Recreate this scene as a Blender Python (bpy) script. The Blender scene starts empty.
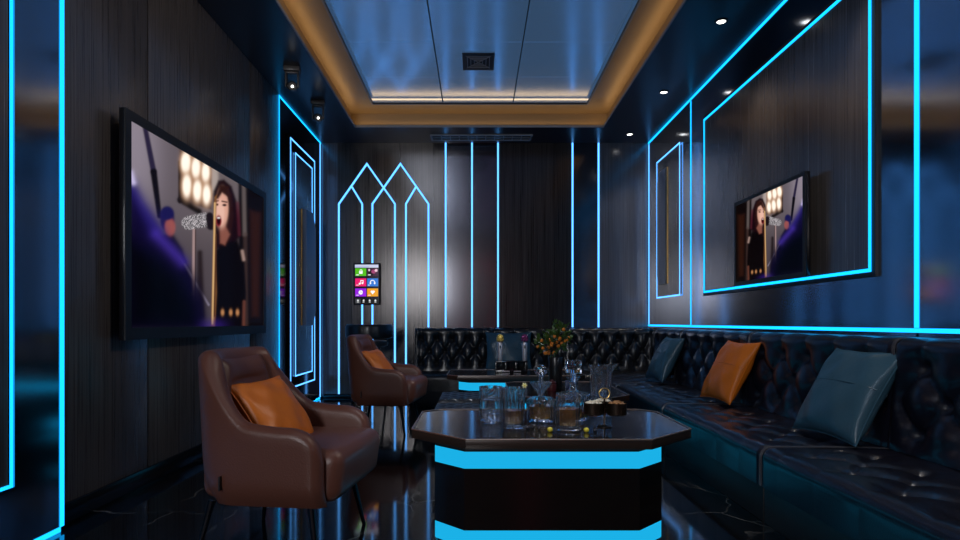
import bpy, bmesh, math, random
import numpy as np
from mathutils import Vector, Matrix
random.seed(7)
PI = math.pi
C = bpy.context.scene.collection
sc = bpy.context.scene

# ------------------------------------------------------------------ materials
def new_mat(name):
    m = bpy.data.materials.new(name); m.use_nodes = True
    nt = m.node_tree; nt.nodes.clear()
    out = nt.nodes.new('ShaderNodeOutputMaterial')
    return m, nt, out

def pbr(name, col, rough=.5, metal=0., ior=1.5, bump=None, coat=0., trans=0., aniso=0., rvar=None, sheen=0., spec=None):
    """principled material; bump=(scale, strength), rvar = roughness variation by noise"""
    m, nt, out = new_mat(name)
    p = nt.nodes.new('ShaderNodeBsdfPrincipled')
    nt.links.new(p.outputs[0], out.inputs[0])
    p.inputs['Base Color'].default_value = (*col, 1)
    p.inputs['Roughness'].default_value = rough
    p.inputs['Metallic'].default_value = metal
    p.inputs['IOR'].default_value = ior
    p.inputs['Coat Weight'].default_value = coat
    p.inputs['Coat Roughness'].default_value = .12
    p.inputs['Transmission Weight'].default_value = trans
    p.inputs['Anisotropic'].default_value = aniso
    p.inputs['Sheen Weight'].default_value = sheen
    if spec is not None: p.inputs['Specular IOR Level'].default_value = spec
    if bump or rvar:
        tc = nt.nodes.new('ShaderNodeTexCoord')
        nz = nt.nodes.new('ShaderNodeTexNoise')
        nz.inputs['Scale'].default_value = bump[0] if bump else 20
        nz.inputs['Detail'].default_value = 4
        nt.links.new(tc.outputs['Object'], nz.inputs['Vector'])
        if bump:
            b = nt.nodes.new('ShaderNodeBump'); b.inputs['Strength'].default_value = bump[1]
            b.inputs['Distance'].default_value = .01
            nt.links.new(nz.outputs['Fac'], b.inputs['Height'])
            nt.links.new(b.outputs[0], p.inputs['Normal'])
        if rvar:
            mr = nt.nodes.new('ShaderNodeMapRange')
            mr.inputs['To Min'].default_value = rough-rvar; mr.inputs['To Max'].default_value = rough+rvar
            nt.links.new(nz.outputs['Fac'], mr.inputs['Value'])
            nt.links.new(mr.outputs[0], p.inputs['Roughness'])
    return m

def emis(name, col, strength=1.):
    m, nt, out = new_mat(name)
    e = nt.nodes.new('ShaderNodeEmission')
    e.inputs['Color'].default_value = (*col, 1); e.inputs['Strength'].default_value = strength
    nt.links.new(e.outputs[0], out.inputs[0])
    return m

def attr_emis(name, strength=1.):
    m, nt, out = new_mat(name)
    e = nt.nodes.new('ShaderNodeEmission'); e.inputs['Strength'].default_value = strength
    a = nt.nodes.new('ShaderNodeAttribute'); a.attribute_name = 'picture'
    nt.links.new(a.outputs['Color'], e.inputs['Color'])
    g = nt.nodes.new('ShaderNodeBsdfGlossy'); g.inputs['Color'].default_value = (.02, .02, .02, 1); g.inputs['Roughness'].default_value = .15
    ad = nt.nodes.new('ShaderNodeAddShader')
    nt.links.new(e.outputs[0], ad.inputs[0]); nt.links.new(g.outputs[0], ad.inputs[1])
    nt.links.new(ad.outputs[0], out.inputs[0])
    return m

def wood_mat(name, c0, c1, rough=.25, axis=0):
    """dark lacquered veneer: fine vertical grain (stretched along Z)"""
    m, nt, out = new_mat(name)
    p = nt.nodes.new('ShaderNodeBsdfPrincipled'); nt.links.new(p.outputs[0], out.inputs[0])
    tc = nt.nodes.new('ShaderNodeTexCoord'); mp = nt.nodes.new('ShaderNodeMapping')
    mp.inputs['Scale'].default_value = (90, 90, 1.1)
    nt.links.new(tc.outputs['Object'], mp.inputs['Vector'])
    n1 = nt.nodes.new('ShaderNodeTexNoise'); n1.inputs['Scale'].default_value = 1.; n1.inputs['Detail'].default_value = 5
    n1.inputs['Roughness'].default_value = .65
    nt.links.new(mp.outputs[0], n1.inputs['Vector'])
    cr = nt.nodes.new('ShaderNodeValToRGB')
    cr.color_ramp.elements[0].position = .32; cr.color_ramp.elements[0].color = (*c0, 1)
    cr.color_ramp.elements[1].position = .70; cr.color_ramp.elements[1].color = (*c1, 1)
    nt.links.new(n1.outputs['Fac'], cr.inputs[0]); nt.links.new(cr.outputs[0], p.inputs['Base Color'])
    mr = nt.nodes.new('ShaderNodeMapRange'); mr.inputs['To Min'].default_value = rough-.07; mr.inputs['To Max'].default_value = rough+.10
    nt.links.new(n1.outputs['Fac'], mr.inputs['Value']); nt.links.new(mr.outputs[0], p.inputs['Roughness'])
    b = nt.nodes.new('ShaderNodeBump'); b.inputs['Strength'].default_value = .08; b.inputs['Distance'].default_value = .002
    nt.links.new(n1.outputs['Fac'], b.inputs['Height']); nt.links.new(b.outputs[0], p.inputs['Normal'])
    p.inputs['Metallic'].default_value = .55
    p.inputs['IOR'].default_value = 1.6
    return m

def marble_mat():
    m, nt, out = new_mat('black marble')
    p = nt.nodes.new('ShaderNodeBsdfPrincipled'); nt.links.new(p.outputs[0], out.inputs[0])
    tc = nt.nodes.new('ShaderNodeTexCoord')
    nz = nt.nodes.new('ShaderNodeTexNoise'); nz.inputs['Scale'].default_value = 1.6; nz.inputs['Detail'].default_value = 6
    nt.links.new(tc.outputs['Object'], nz.inputs['Vector'])
    mx = nt.nodes.new('ShaderNodeMix'); mx.data_type = 'VECTOR'; mx.inputs['Factor'].default_value = .38
    nt.links.new(tc.outputs['Object'], mx.inputs[4]); nt.links.new(nz.outputs['Color'], mx.inputs[5])
    vo = nt.nodes.new('ShaderNodeTexVoronoi'); vo.feature = 'DISTANCE_TO_EDGE'; vo.inputs['Scale'].default_value = 3.4
    nt.links.new(mx.outputs[1], vo.inputs['Vector'])
    cr = nt.nodes.new('ShaderNodeValToRGB')
    cr.color_ramp.elements[0].position = 0; cr.color_ramp.elements[0].color = (1, 1, 1, 1)
    cr.color_ramp.elements[1].position = .014; cr.color_ramp.elements[1].color = (0, 0, 0, 1)
    nt.links.new(vo.outputs['Distance'], cr.inputs[0])
    n2 = nt.nodes.new('ShaderNodeTexNoise'); n2.inputs['Scale'].default_value = 2.3
    nt.links.new(tc.outputs['Object'], n2.inputs['Vector'])
    r2 = nt.nodes.new('ShaderNodeMapRange'); r2.inputs['From Min'].default_value = .42; r2.inputs['From Max'].default_value = .68
    nt.links.new(n2.outputs['Fac'], r2.inputs['Value'])
    mu = nt.nodes.new('ShaderNodeMath'); mu.operation = 'MULTIPLY'
    nt.links.new(cr.outputs[0], mu.inputs[0]); nt.links.new(r2.outputs[0], mu.inputs[1])
    mc = nt.nodes.new('ShaderNodeMix'); mc.data_type = 'RGBA'
    mc.inputs[6].default_value = (.004, .004, .005, 1); mc.inputs[7].default_value = (.22, .21, .20, 1)
    nt.links.new(mu.outputs[0], mc.inputs['Factor']); nt.links.new(mc.outputs[2], p.inputs['Base Color'])
    p.inputs['Roughness'].default_value = .07; p.inputs['IOR'].default_value = 1.75
    return m

M = {}
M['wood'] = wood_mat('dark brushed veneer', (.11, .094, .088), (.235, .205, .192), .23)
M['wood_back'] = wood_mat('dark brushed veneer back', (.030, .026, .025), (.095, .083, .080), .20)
M['wood_left'] = wood_mat('brown grey veneer', (.060, .050, .046), (.19, .165, .152), .27)
for _n in M['wood_left'].node_tree.nodes:
    if _n.type == 'BSDF_PRINCIPLED': _n.inputs['Metallic'].default_value = .35
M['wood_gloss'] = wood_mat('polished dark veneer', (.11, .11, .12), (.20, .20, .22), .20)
M['mirror'] = pbr('dark tinted glass panel', (.31, .335, .39), .12, 1.)
M['mirror_back'] = pbr('dark tinted glass panel back', (.16, .16, .18), .16, 1.)
M['blackglass'] = pbr('black lacquer glass', (.030, .033, .042), .08, .8, 1.6)
M['ceil'] = pbr('dark satin ceiling paint', (.016, .017, .026), .30, 0., 1.5)
M['stretch'] = pbr('glossy blue grey panel with added glow', (.50, .58, .70), .20, .85)
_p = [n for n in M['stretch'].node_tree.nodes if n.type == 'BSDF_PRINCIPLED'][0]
_p.inputs['Emission Color'].default_value = (.22, .50, 1., 1); _p.inputs['Emission Strength'].default_value = .115  # weak added glow, stands in for reflected led light and blue fill
M['gold'] = pbr('bronze gold cove paint', (.40, .28, .15), .45, .25)
M['lip'] = pbr('grey metal lip', (.30, .31, .34), .5, .1)
M['black'] = pbr('matte black', (.006, .006, .007), .5)
M['blackgloss'] = pbr('black gloss plastic', (.008, .008, .010), .18)
M['floor'] = marble_mat()
M['led'] = emis('cyan led diffuser', (.014, .90, 2.3), 1.)
M['led_back'] = emis('pale cyan led diffuser', (.24, .95, 2.4), 1.)
M['led_table'] = emis('blue table light panel', (.011, .44, .80), 1.)
M['led_red'] = emis('red led diffuser', (.9, .03, .12), 1.5)
M['warm'] = emis('warm cove led', (1., .62, .30), 3.)
M['white_em'] = emis('white lamp lens', (1., .97, .92), 6.)
M['navy_leather'] = pbr('navy black leather', (.0060, .0068, .0150), .30, 0, 1.5, (140, .10), coat=.25)
M['black_leather'] = pbr('black leather', (.0085, .0085, .0105), .33, 0, 1.5, (140, .10), coat=.15)
M['brown_leather'] = pbr('chestnut brown leather', (.125, .045, .030), .40, 0, 1.5, (160, .10))
M['orange_leather'] = pbr('orange leather', (.66, .165, .008), .42, 0, 1.5, (60, .08))
M['blue_leather'] = pbr('petrol blue leather', (.036, .10, .15), .36, 0, 1.5, (60, .10))
M['piping'] = pbr('leather piping', (.05, .052, .065), .28, 0, 1.5)
M['darkmetal'] = pbr('dark metal', (.02, .02, .024), .3, .9)
M['steel'] = pbr('brushed steel', (.62, .62, .68), .28, 1.)
M['bronze'] = pbr('bronze edge metal', (.34, .24, .19), .32, .9)
M['table'] = pbr('polished dark brown table top', (.009, .007, .0065), .13, 0., 1.36)
M['tablebase'] = pbr('dark brown lacquer', (.010, .007, .0065), .16, 0., 1.6)
M['glass'] = pbr('clear crystal glass', (.90, .95, 1.), 0.0, 0, 1.55, trans=.985)
M['whisky'] = pbr('amber spirit', (.50, .20, .012), 0., 0, 1.36, trans=.7)
M['goldbtn'] = pbr('leather button', (.02, .02, .026), .25, 0, 1.5)
M['plate'] = pbr('blue grey satin metal plate', (.12, .155, .22), .34, .4)
M['goldline'] = pbr('brass strip', (.65, .42, .14), .3, 1.)
M['pot'] = pbr('black ceramic', (.012, .012, .013), .3)
M['leaf'] = pbr('green leaf', (.060, .125, .022), .38)
M['fruit'] = pbr('orange fruit', (.90, .27, .03), .35)
M['wooden_stem'] = pbr('bark', (.06, .04, .025), .8)
M['yellow'] = pbr('yellow fruit skin', (.80, .66, .06), .4)
M['cream'] = pbr('pale cream popcorn', (.80, .72, .58), .7)
M['nut'] = pbr('roasted nut', (.42, .20, .07), .5)
M['bronze_bowl'] = pbr('dark bronze bowl', (.045, .030, .022), .35, .8)
M['maroon'] = pbr('maroon lacquer', (.10, .018, .022), .35)
M['darkblue'] = pbr('dark blue box paint', (.02, .04, .13), .35)
M['gold_mic'] = pbr('gold mesh', (.70, .50, .12), .4, .8, bump=(700, .5))
M['purple_mic'] = pbr('purple mesh', (.22, .04, .14), .4, .7, bump=(700, .5))
M['petal'] = pbr('pale yellow petal', (.85, .80, .40), .5)
M['berry'] = pbr('dark berry', (.012, .010, .014), .25)
M['silver'] = pbr('silver paint', (.62, .62, .68), .38, .5)
M['fixture'] = pbr('charcoal fixture housing', (.075, .07, .068), .4)
M['picture'] = attr_emis('screen picture', 1.)

# ------------------------------------------------------------------ helpers
def finish(name, bm, mat, parent=None, smooth=35):
    me = bpy.data.meshes.new(name)
    bmesh.ops.recalc_face_normals(bm, faces=bm.faces[:])
    bm.to_mesh(me); bm.free()
    if mat: me.materials.append(mat)
    if smooth:
        for p in me.polygons: p.use_smooth = True
        me.set_sharp_from_angle(angle=math.radians(smooth))
    o = bpy.data.objects.new(name, me); C.objects.link(o)
    if parent is not None: o.parent = parent
    return o

def tag(o, label=None, cat=None, group=None, kind=None):
    if label: o['label'] = label
    if cat: o['category'] = cat
    if group: o['group'] = group
    if kind: o['kind'] = kind
    return o

def thing(name, label, cat, loc=(0, 0, 0), rotz=0., group=None):
    o = bpy.data.objects.new(name, None); C.objects.link(o)
    o.empty_display_size = .1
    o.location = loc; o.rotation_euler = (0, 0, rotz)
    return tag(o, label, cat, group)

def dup(o, parent=None):
    c = o.copy(); C.objects.link(c)
    if parent is not None: c.parent = parent
    for ch in list(o.children): dup(ch, c)
    return c

def box(bm, x0, x1, y0, y1, z0, z1, bev=0., seg=2, mat=None):
    r = bmesh.ops.create_cube(bm, size=1.)
    vs = r['verts']
    for v in vs:
        v.co = Vector((x0+(v.co.x+.5)*(x1-x0), y0+(v.co.y+.5)*(y1-y0), z0+(v.co.z+.5)*(z1-z0)))
    if bev:
        es = list({e for v in vs for e in v.link_edges})
        r2 = bmesh.ops.bevel(bm, geom=es, offset=bev, segments=seg, profile=.5, affect='EDGES')
        vs = list({v for f in r2['faces'] for v in f.verts} | {v for v in vs if v.is_valid})
    if mat is not None:
        for v in vs: v.co = mat @ v.co
    return vs

def bx(name, x0, x1, y0, y1, z0, z1, mat, parent=None, bev=0., seg=2, smooth=35):
    bm = bmesh.new(); box(bm, x0, x1, y0, y1, z0, z1, bev, seg)
    return finish(name, bm, mat, parent, smooth if bev else 0)

def tube(bm, pts, r, n=10, closed=False, caps=True):
    pts = [Vector(p) for p in pts]; k = len(pts)
    rs = r if isinstance(r, (list, tuple)) else [r]*k
    rings = []; prev = None
    for i, p in enumerate(pts):
        if closed: d = (pts[(i+1) % k]-pts[i-1]).normalized()
        else: d = (pts[min(i+1, k-1)]-pts[max(i-1, 0)]).normalized()
        if prev is None:
            a = Vector((0, 0, 1)) if abs(d.z) < .9 else Vector((1, 0, 0))
            u = d.cross(a).normalized()
        else:
            u = (prev-d*prev.dot(d)).normalized()
        prev = u; w = d.cross(u)
        rings.append([bm.verts.new(p+(u*math.cos(2*PI*j/n)+w*math.sin(2*PI*j/n))*rs[i]) for j in range(n)])
    m = k if closed else k-1
    for i in range(m):
        a, b = rings[i], rings[(i+1) % k]
        for j in range(n): bm.faces.new((a[j], a[(j+1) % n], b[(j+1) % n], b[j]))
    if caps and not closed:
        bm.faces.new(rings[0][::-1]); bm.faces.new(rings[-1])
    return rings

def lathe(bm, prof, n=32, rib=0., nrib=0, ribrange=None, off=(0, 0, 0), closed=False, square=0.):
    """prof: list of (r, z).  rib modulates the radius between ribrange z's; square makes a rounded-square plan"""
    rings = []
    for (r, z) in prof:
        if r < 1e-5:
            rings.append([bm.verts.new((off[0], off[1], off[2]+z))]); continue
        ring = []
        for j in range(n):
            a = 2*PI*j/n; rr = r
            if rib and (ribrange is None or ribrange[0] <= z <= ribrange[1]): rr = r*(1-rib*(.5-.5*math.cos(nrib*a)))
            if square:
                c, s = abs(math.cos(a)), abs(math.sin(a)); e = 2+square*6
                rr *= 1./((c**e+s**e)**(1/e))
            ring.append(bm.verts.new((off[0]+rr*math.cos(a), off[1]+rr*math.sin(a), off[2]+z)))
        rings.append(ring)
    seq = list(zip(rings[:-1], rings[1:]))
    if closed: seq.append((rings[-1], rings[0]))
    for a, b in seq:
        if len(a) == 1 and len(b) == 1: continue
        for j in range(n):
            k = (j+1) % n
            if len(a) == 1: bm.faces.new((a[0], b[j], b[k]))
            elif len(b) == 1: bm.faces.new((a[j], a[k], b[0]))
            else: bm.faces.new((a[j], a[k], b[k], b[j]))
    return rings

def prism(bm, poly, z0, z1, bev=0.):
    a = [bm.verts.new((x, y, z0)) for x, y in poly]
    b = [bm.verts.new((x, y, z1)) for x, y in poly]
    n = len(poly)
    fs = [bm.faces.new(a[::-1]), bm.faces.new(b)]
    for i in range(n): fs.append(bm.faces.new((a[i], a[(i+1) % n], b[(i+1) % n], b[i])))
    if bev:
        es = list({e for f in fs for e in f.edges})
        bmesh.ops.bevel(bm, geom=es, offset=bev, segments=2, profile=.5, affect='EDGES')

def ribbon(bm, pts, w, depth, y0):
    """flat LED line in the XZ plane at y = y0 (front) .. y0+depth, mitred polyline of (x, z)"""
    pts = [Vector((p[0], p[1])) for p in pts]; k = len(pts); L = []; R = []
    for i, p in enumerate(pts):
        d0 = (pts[i]-pts[i-1]).normalized() if i else (pts[1]-pts[0]).normalized()
        d1 = (pts[i+1]-pts[i]).normalized() if i < k-1 else d0
        n0 = Vector((-d0.y, d0.x)); n1 = Vector((-d1.y, d1.x))
        m = (n0+n1).normalized(); s = w/2/max(.3, m.dot(n0))
        L.append(p+m*s); R.append(p-m*s)
    fr = [[bm.verts.new((q.x, y, q.y)) for q in S] for y in (y0, y0+depth) for S in (L, R)]
    fl, frr, bl, br = fr
    for i in range(k-1):
        bm.faces.new((fl[i], fl[i+1], frr[i+1], frr[i])); bm.faces.new((bl[i], br[i], br[i+1], bl[i+1]))
        bm.faces.new((fl[i], bl[i], bl[i+1], fl[i+1])); bm.faces.new((frr[i], frr[i+1], br[i+1], br[i]))
    bm.faces.new((fl[0], frr[0], br[0], bl[0])); bm.faces.new((fl[-1], bl[-1], br[-1], frr[-1]))

def sm(x): x = max(0., min(1., x)); return x*x*(3-2*x)

# ------------------------------------------------------------------ camera
F = 600.; CX, CY = 477., 322.; EYE = .895
cam = bpy.data.cameras.new('camera'); co = bpy.data.objects.new('camera', cam); C.objects.link(co)
co.location = (0, 0, EYE); co.rotation_euler = (PI/2, 0, 0)
cam.sensor_width = 36; cam.lens = F/960*36; cam.shift_x = 3/960; cam.shift_y = 52/960
cam.clip_start = .02
sc.camera = co

# ------------------------------------------------------------------ room shell
XL, XR, YB, YF, ZC = -1.833, 2.01, 7.05, -2.2, 3.0
def struct(o): o['kind'] = 'structure'; return o
struct(bx('floor', XL-.1, XR+.1, YF-.1, YB+.1, -.08, 0, M['floor']))
wl = struct(bx('wall_left', XL-.12, XL-.012, YF-.1, YB+.1, 0, ZC+.5, M['black']))
wr = struct(bx('wall_right', XR+.012, XR+.12, YF-.1, YB+.1, 0, ZC+.5, M['black']))
wb = struct(bx('wall_back', XL-.1, XR+.1, YB+.012, YB+.12, 0, ZC+.5, M['black']))
wf = struct(bx('wall_front', XL-.1, XR+.1, YF-.12, YF, 0, ZC+.5, M['wood']))

# left wall cladding
for a, b in ((2.573, 3.338), (3.348, 4.840), (4.850, 5.545)):
    bx('wood_panel', XL-.012, XL, a, b, .0, ZC, M['wood_left'], wl, .003)
bx('glass_panel', XL-.012, XL, 5.565, YB, 0, ZC, M['blackglass'], wl)
bx('mirror_panel', XL-.012, -1.78, 2.31, 2.573, 0, ZC, M['mirror'], wl)
bx('mirror_panel', XL-.012, -1.78, YF, 2.31, 0, .25, M['mirror'], wl)
bx('wood_panel', XL-.012, -1.79, YF, 2.29, .27, ZC, M['wood'], wl)
# right wall cladding: tinted mirror all over with two raised veneer panels
for a, b in ((YF, 2.73), (2.745, 5.63), (5.645, YB)):
    bx('mirror_panel', XR, XR+.012, a, b, 0, ZC, M['mirror'], wr)
bx('wood_panel', XR-.018, XR, 3.055, 5.243, 1.172, 2.65, M['wood'], wr)
bm = bmesh.new(); xa = XR-.016
box(bm, xa, XR, 3.005, 3.05, 1.125, 2.70); box(bm, xa, XR, 5.248, 5.29, 1.125, 2.70); box(bm, xa, XR, 3.05, 5.248, 1.125, 1.17); box(bm, xa, XR, 3.05, 5.248, 2.652, 2.70)
finish('reveal', bm, M['black'], wr, 0)
bx('wood_panel', XR-.012, XR, 5.925, 6.645, 1.175, 2.645, M['wood'], wr)
def chamfer_plate(x0, x1, ya, yb, z0, z1, ch, side, parent, name='accent_plate'):
    bm = bmesh.new()
    lo, hi = (ya, yb)
    if side > 0: poly = [(lo, z0), (hi-ch, z0), (hi, z0+ch*1.6), (hi, z1-ch*1.6), (hi-ch, z1), (lo, z1)]
    else: poly = [(lo+ch, z0), (hi, z0), (hi, z1), (lo+ch, z1), (lo, z1-ch*1.6), (lo, z0+ch*1.6)]
    a = [bm.verts.new((x0, y, z)) for y, z in poly]; b = [bm.verts.new((x1, y, z)) for y, z in poly]
    n = len(poly); bm.faces.new(a); bm.faces.new(b[::-1])
    for i in range(n): bm.faces.new((a[i], a[(i+1) % n], b[(i+1) % n], b[i]))
    return finish(name, bm, M['plate'], parent, 0)
chamfer_plate(XR-.03, XR-.012, 6.31, 6.60, 1.30, 2.52, .06, 1, wr)
bx('brass_strip', XR-.020, XR-.012, 6.285, 6.295, 1.30, 2.52, M['goldline'], wr)
# back wall cladding
def xb(px): return (px-CX)*YB/F
def zb(py): return EYE+(CY-py)*YB/F
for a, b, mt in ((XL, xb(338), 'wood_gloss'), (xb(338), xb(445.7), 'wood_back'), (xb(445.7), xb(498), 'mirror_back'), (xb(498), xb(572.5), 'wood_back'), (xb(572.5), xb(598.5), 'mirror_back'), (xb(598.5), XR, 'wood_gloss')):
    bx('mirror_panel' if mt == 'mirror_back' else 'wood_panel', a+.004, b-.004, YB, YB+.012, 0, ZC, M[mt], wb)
# baseboards
struct(bx('baseboard_left', XL, XL+.014, 2.573, 5.55, 0, .09, M['blackgloss'], None, .003))
struct(bx('baseboard_back', XL, XR, YB-.012, YB, 0, .05, M['blackgloss'], None, .003))

# door on the left wall near the corner
d1 = struct(bx('door_1', XL, XL+.02, 5.80, 6.74, .02, 2.72, M['blackglass']))
bx('door_panel', XL+.02, XL+.03, 5.97, 6.545, .37, 2.56, M['wood'], d1)
chamfer_plate(XL+.03, XL+.075, 6.19, 6.545, .86, 2.06, .10, 1, d1, 'pull_handle')
bx('brass_strip', XL+.03, XL+.036, 6.165, 6.175, .86, 2.06, M['goldline'], d1)

# ceiling: dark perimeter ring, gold tray, stretch panels
cx0, cx1, cy0, cy1 = -1.317, 1.367, -1.3, 6.48
def ring_slab(bm, ox0, ox1, oy0, oy1, ix0, ix1, iy0, iy1, z0, z1):
    box(bm, ox0, ix0, oy0, oy1, z0, z1); box(bm, ix1, ox1, oy0, oy1, z0, z1)
    box(bm, ix0, ix1, oy0, iy0, z0, z1); box(bm, ix0, ix1, iy1, oy1, z0, z1)
bm = bmesh.new(); ring_slab(bm, XL, XR, YF, YB, cx0, cx1, cy0, cy1, ZC, ZC+.022)
ce = struct(finish('ceiling', bm, M['ceil'], None, 0))
r = .05; zs = 3.16
bm = bmesh.new(); ring_slab(bm, XL, XR, YF, YB, cx0-r, cx1+r, cy0-r, cy1+r, ZC+.022, zs+.02)
finish('fascia', bm, M['gold'], ce, 0)
lx0, lx1, ly0, ly1 = -1.08, 1.143, -1.05, 6.234
bm = bmesh.new(); ring_slab(bm, cx0-r-.02, cx1+r+.02, cy0-r-.02, cy1+r+.02, lx0, lx1, ly0, ly1, zs, zs+.012)
finish('soffit', bm, M['gold'], ce, 0)
bm = bmesh.new(); ring_slab(bm, lx0-.016, lx1+.016, ly0-.012, ly1+.012, lx0, lx1, ly0, ly1, zs-.004, zs+.02)
finish('metal_lip', bm, M['lip'], ce, 0)
bm = bmesh.new(); ring_slab(bm, cx0-.004, cx1+.004, cy0-.004, cy1+.004, cx0+.004, cx1-.004, cy0+.004, cy1-.004, ZC-.004, ZC+.02)
finish('edge_trim', bm, M['lip'], ce, 0)
bx('ceiling_backing', XL, XR, YF, YB, 3.275, 3.32, M['black'], ce)
zp = 3.20
xs = [-1.20, -.358, .379, 1.26]; ys = [-1.2, 0, .71, 1.415, 2.12, 2.825, 3.53, 4.235, 4.94, 5.645, 6.35]
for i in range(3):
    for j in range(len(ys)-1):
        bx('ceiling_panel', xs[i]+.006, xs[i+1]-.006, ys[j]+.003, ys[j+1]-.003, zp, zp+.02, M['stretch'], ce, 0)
# warm strip that washes the far end of the panels (lies on top of the soffit)
t = bx('cove_strip', lx0-.02, lx1+.02, 6.262, 6.29, zs+.013, zs+.019, M['warm'], ce)

# ------------------------------------------------------------------ LED lines
LW = .0185; BACK_Z = .830
def led_back(pts, label, name='led_line', w=LW, group=None):
    bm = bmesh.new(); ribbon(bm, pts, w, .012, YB-.012)
    return tag(finish(name, bm, M['led_back'], None, 0), label, 'led light', group)
zbot = .05
def arch(pxl, pxr, apx, inner, label):
    t = thing('led_arch', label, 'led light', (0, 0, 0))
    zt = zb(204)
    bm = bmesh.new(); ribbon(bm, [(xb(pxl), zbot), (xb(pxl), zt), (xb(apx), zb(164)), (xb(pxr), zt), (xb(pxr), zbot if pxr < 415 else BACK_Z+.004)], LW, .012, YB-.012)
    finish('arch_outline', bm, M['led_back'], t, 0)
    bm = bmesh.new(); ribbon(bm, [(xb(p), zb(q)) for p, q in inner], LW, .010, YB-.010)
    finish('inner_branch', bm, M['led_back'], t, 0)
arch(339, 395, 367, [(362.3, 398), (362.3, 204), (352, 187)], 'pointed arch led light on the back wall, left of the pair, behind the touch screen')
arch(372.5, 428.5, 400.5, [(406, 398), (406, 204), (416, 187)], 'pointed arch led light on the back wall, right of the pair, beside the tufted sofa')
for px, lab in ((445.7, 'vertical cyan led line on back wall, first one right of the pointed arches'),
                (472, 'vertical cyan led line on back wall, middle one of the close trio'),
                (498, 'vertical cyan led line on back wall above the seated blue cushion, right of the trio'),
                (572.5, 'vertical cyan led line on back wall just right of the fruit plant'),
                (598.5, 'vertical cyan led line on back wall, last before the right corner')):
    led_back([(xb(px), BACK_Z+.004), (xb(px), ZC-.002)], lab)
def led_side(X, y0, y1, z0, z1, side, label, mat='led', t=.004, name='led_line'):
    """strip lying on a side wall; side=-1 left wall (faces +X), +1 right wall"""
    o = bx(name, X-(t if side > 0 else 0), X+(t if side < 0 else 0), y0, y1, z0, z1, M[mat])
    return tag(o, label, 'led light')
def led_frame(X, y0, y1, z0, z1, w, side, label, mat='led', t=.004):
    bm = bmesh.new(); xa, xc = (X-t, X) if side > 0 else (X, X+t)
    box(bm, xa, xc, y0-w/2, y0+w/2, z0-w/2, z1+w/2); box(bm, xa, xc, y1-w/2, y1+w/2, z0-w/2, z1+w/2)
    box(bm, xa, xc, y0+w/2, y1-w/2, z0-w/2, z0+w/2); box(bm, xa, xc, y0+w/2, y1-w/2, z1-w/2, z1+w/2)
    return tag(finish('rectangular_led_light', bm, M[mat], None, 0), label, 'led light')
# left wall
led_side(-1.78, 2.560, 2.582, .02, ZC-.005, -1, 'thick vertical cyan led line on left wall ending the mirror strip')
led_side(-1.78, .6, 2.56, 0, .02, -1, 'cyan led line at floor level below the left mirror strip')
led_frame(-1.79, -1.2, 2.304, .265, 2.95, .013, -1, 'large cyan led frame cut off by the left picture edge')
tl = thing('led_surround', 'cyan led lines outlining the black door wall bay at far left', 'led light')
bx('light_bar', XL, XL+.004, 5.548, 5.563, .02, ZC-.02, M['led'], tl)
bx('light_bar', XL, XL+.004, 5.548, YB-.012, ZC-.018, ZC-.002, M['led'], tl)
bx('light_bar', XL, XL+.004, 6.995, 7.02, .02, ZC-.022, M['led_back'], tl)
bx('light_bar', XL, XL+.004, 5.566, 6.995, .002, .02, M['led'], tl)
led_frame(XL+.02, 5.834, 6.694, .253, 2.684, .014, -1, 'outer cyan led frame on the door of the left wall', 'led_back')
led_frame(XL+.03, 5.955, 6.558, .359, 2.572, .012, -1, 'inner cyan led frame around the pull handle of the left door', 'led_back')
# right wall
led_side(XR, YF, YB-.012, ZC-.022, ZC-.002, 1, 'long cyan led line along the top of the right wall under the ceiling')
led_side(XR, YF, YB-.012, .846, .866, 1, 'long cyan led line on right wall just above the sofa backs')
led_side(XR, 7.0, 7.024, .868, ZC-.03, 1, 'vertical cyan led line on the right wall at the back corner', 'led_back')
led_side(XR, 5.628, 5.645, .868, ZC-.03, 1, 'vertical cyan led line on right wall between the two lit frames')
led_side(XR, 2.728, 2.754, .868, ZC-.03, 1, 'thickest vertical cyan led line at the right picture edge')
led_frame(XR-.018, 3.040, 5.258, 1.158, 2.664, .018, 1, 'big cyan led frame around the right wall television')
led_frame(XR-.012, 5.91, 6.66, 1.163, 2.66, .014, 1, 'narrow cyan led frame on the right wall near the back corner', 'led_back')

# door with red light frame on the wall behind the viewer (shows up in the reflections)
d2 = struct(bx('door_2', -.42, .55, YF, YF+.03, 0, 2.45, M['blackglass']))
bm = bmesh.new(); ribbon(bm, [(-.45, 0), (-.45, 2.48), (.58, 2.48), (.58, 0)], .05, .012, YF+.02)
finish('door_light', bm, M['led_red'], d2, 0)

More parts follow.
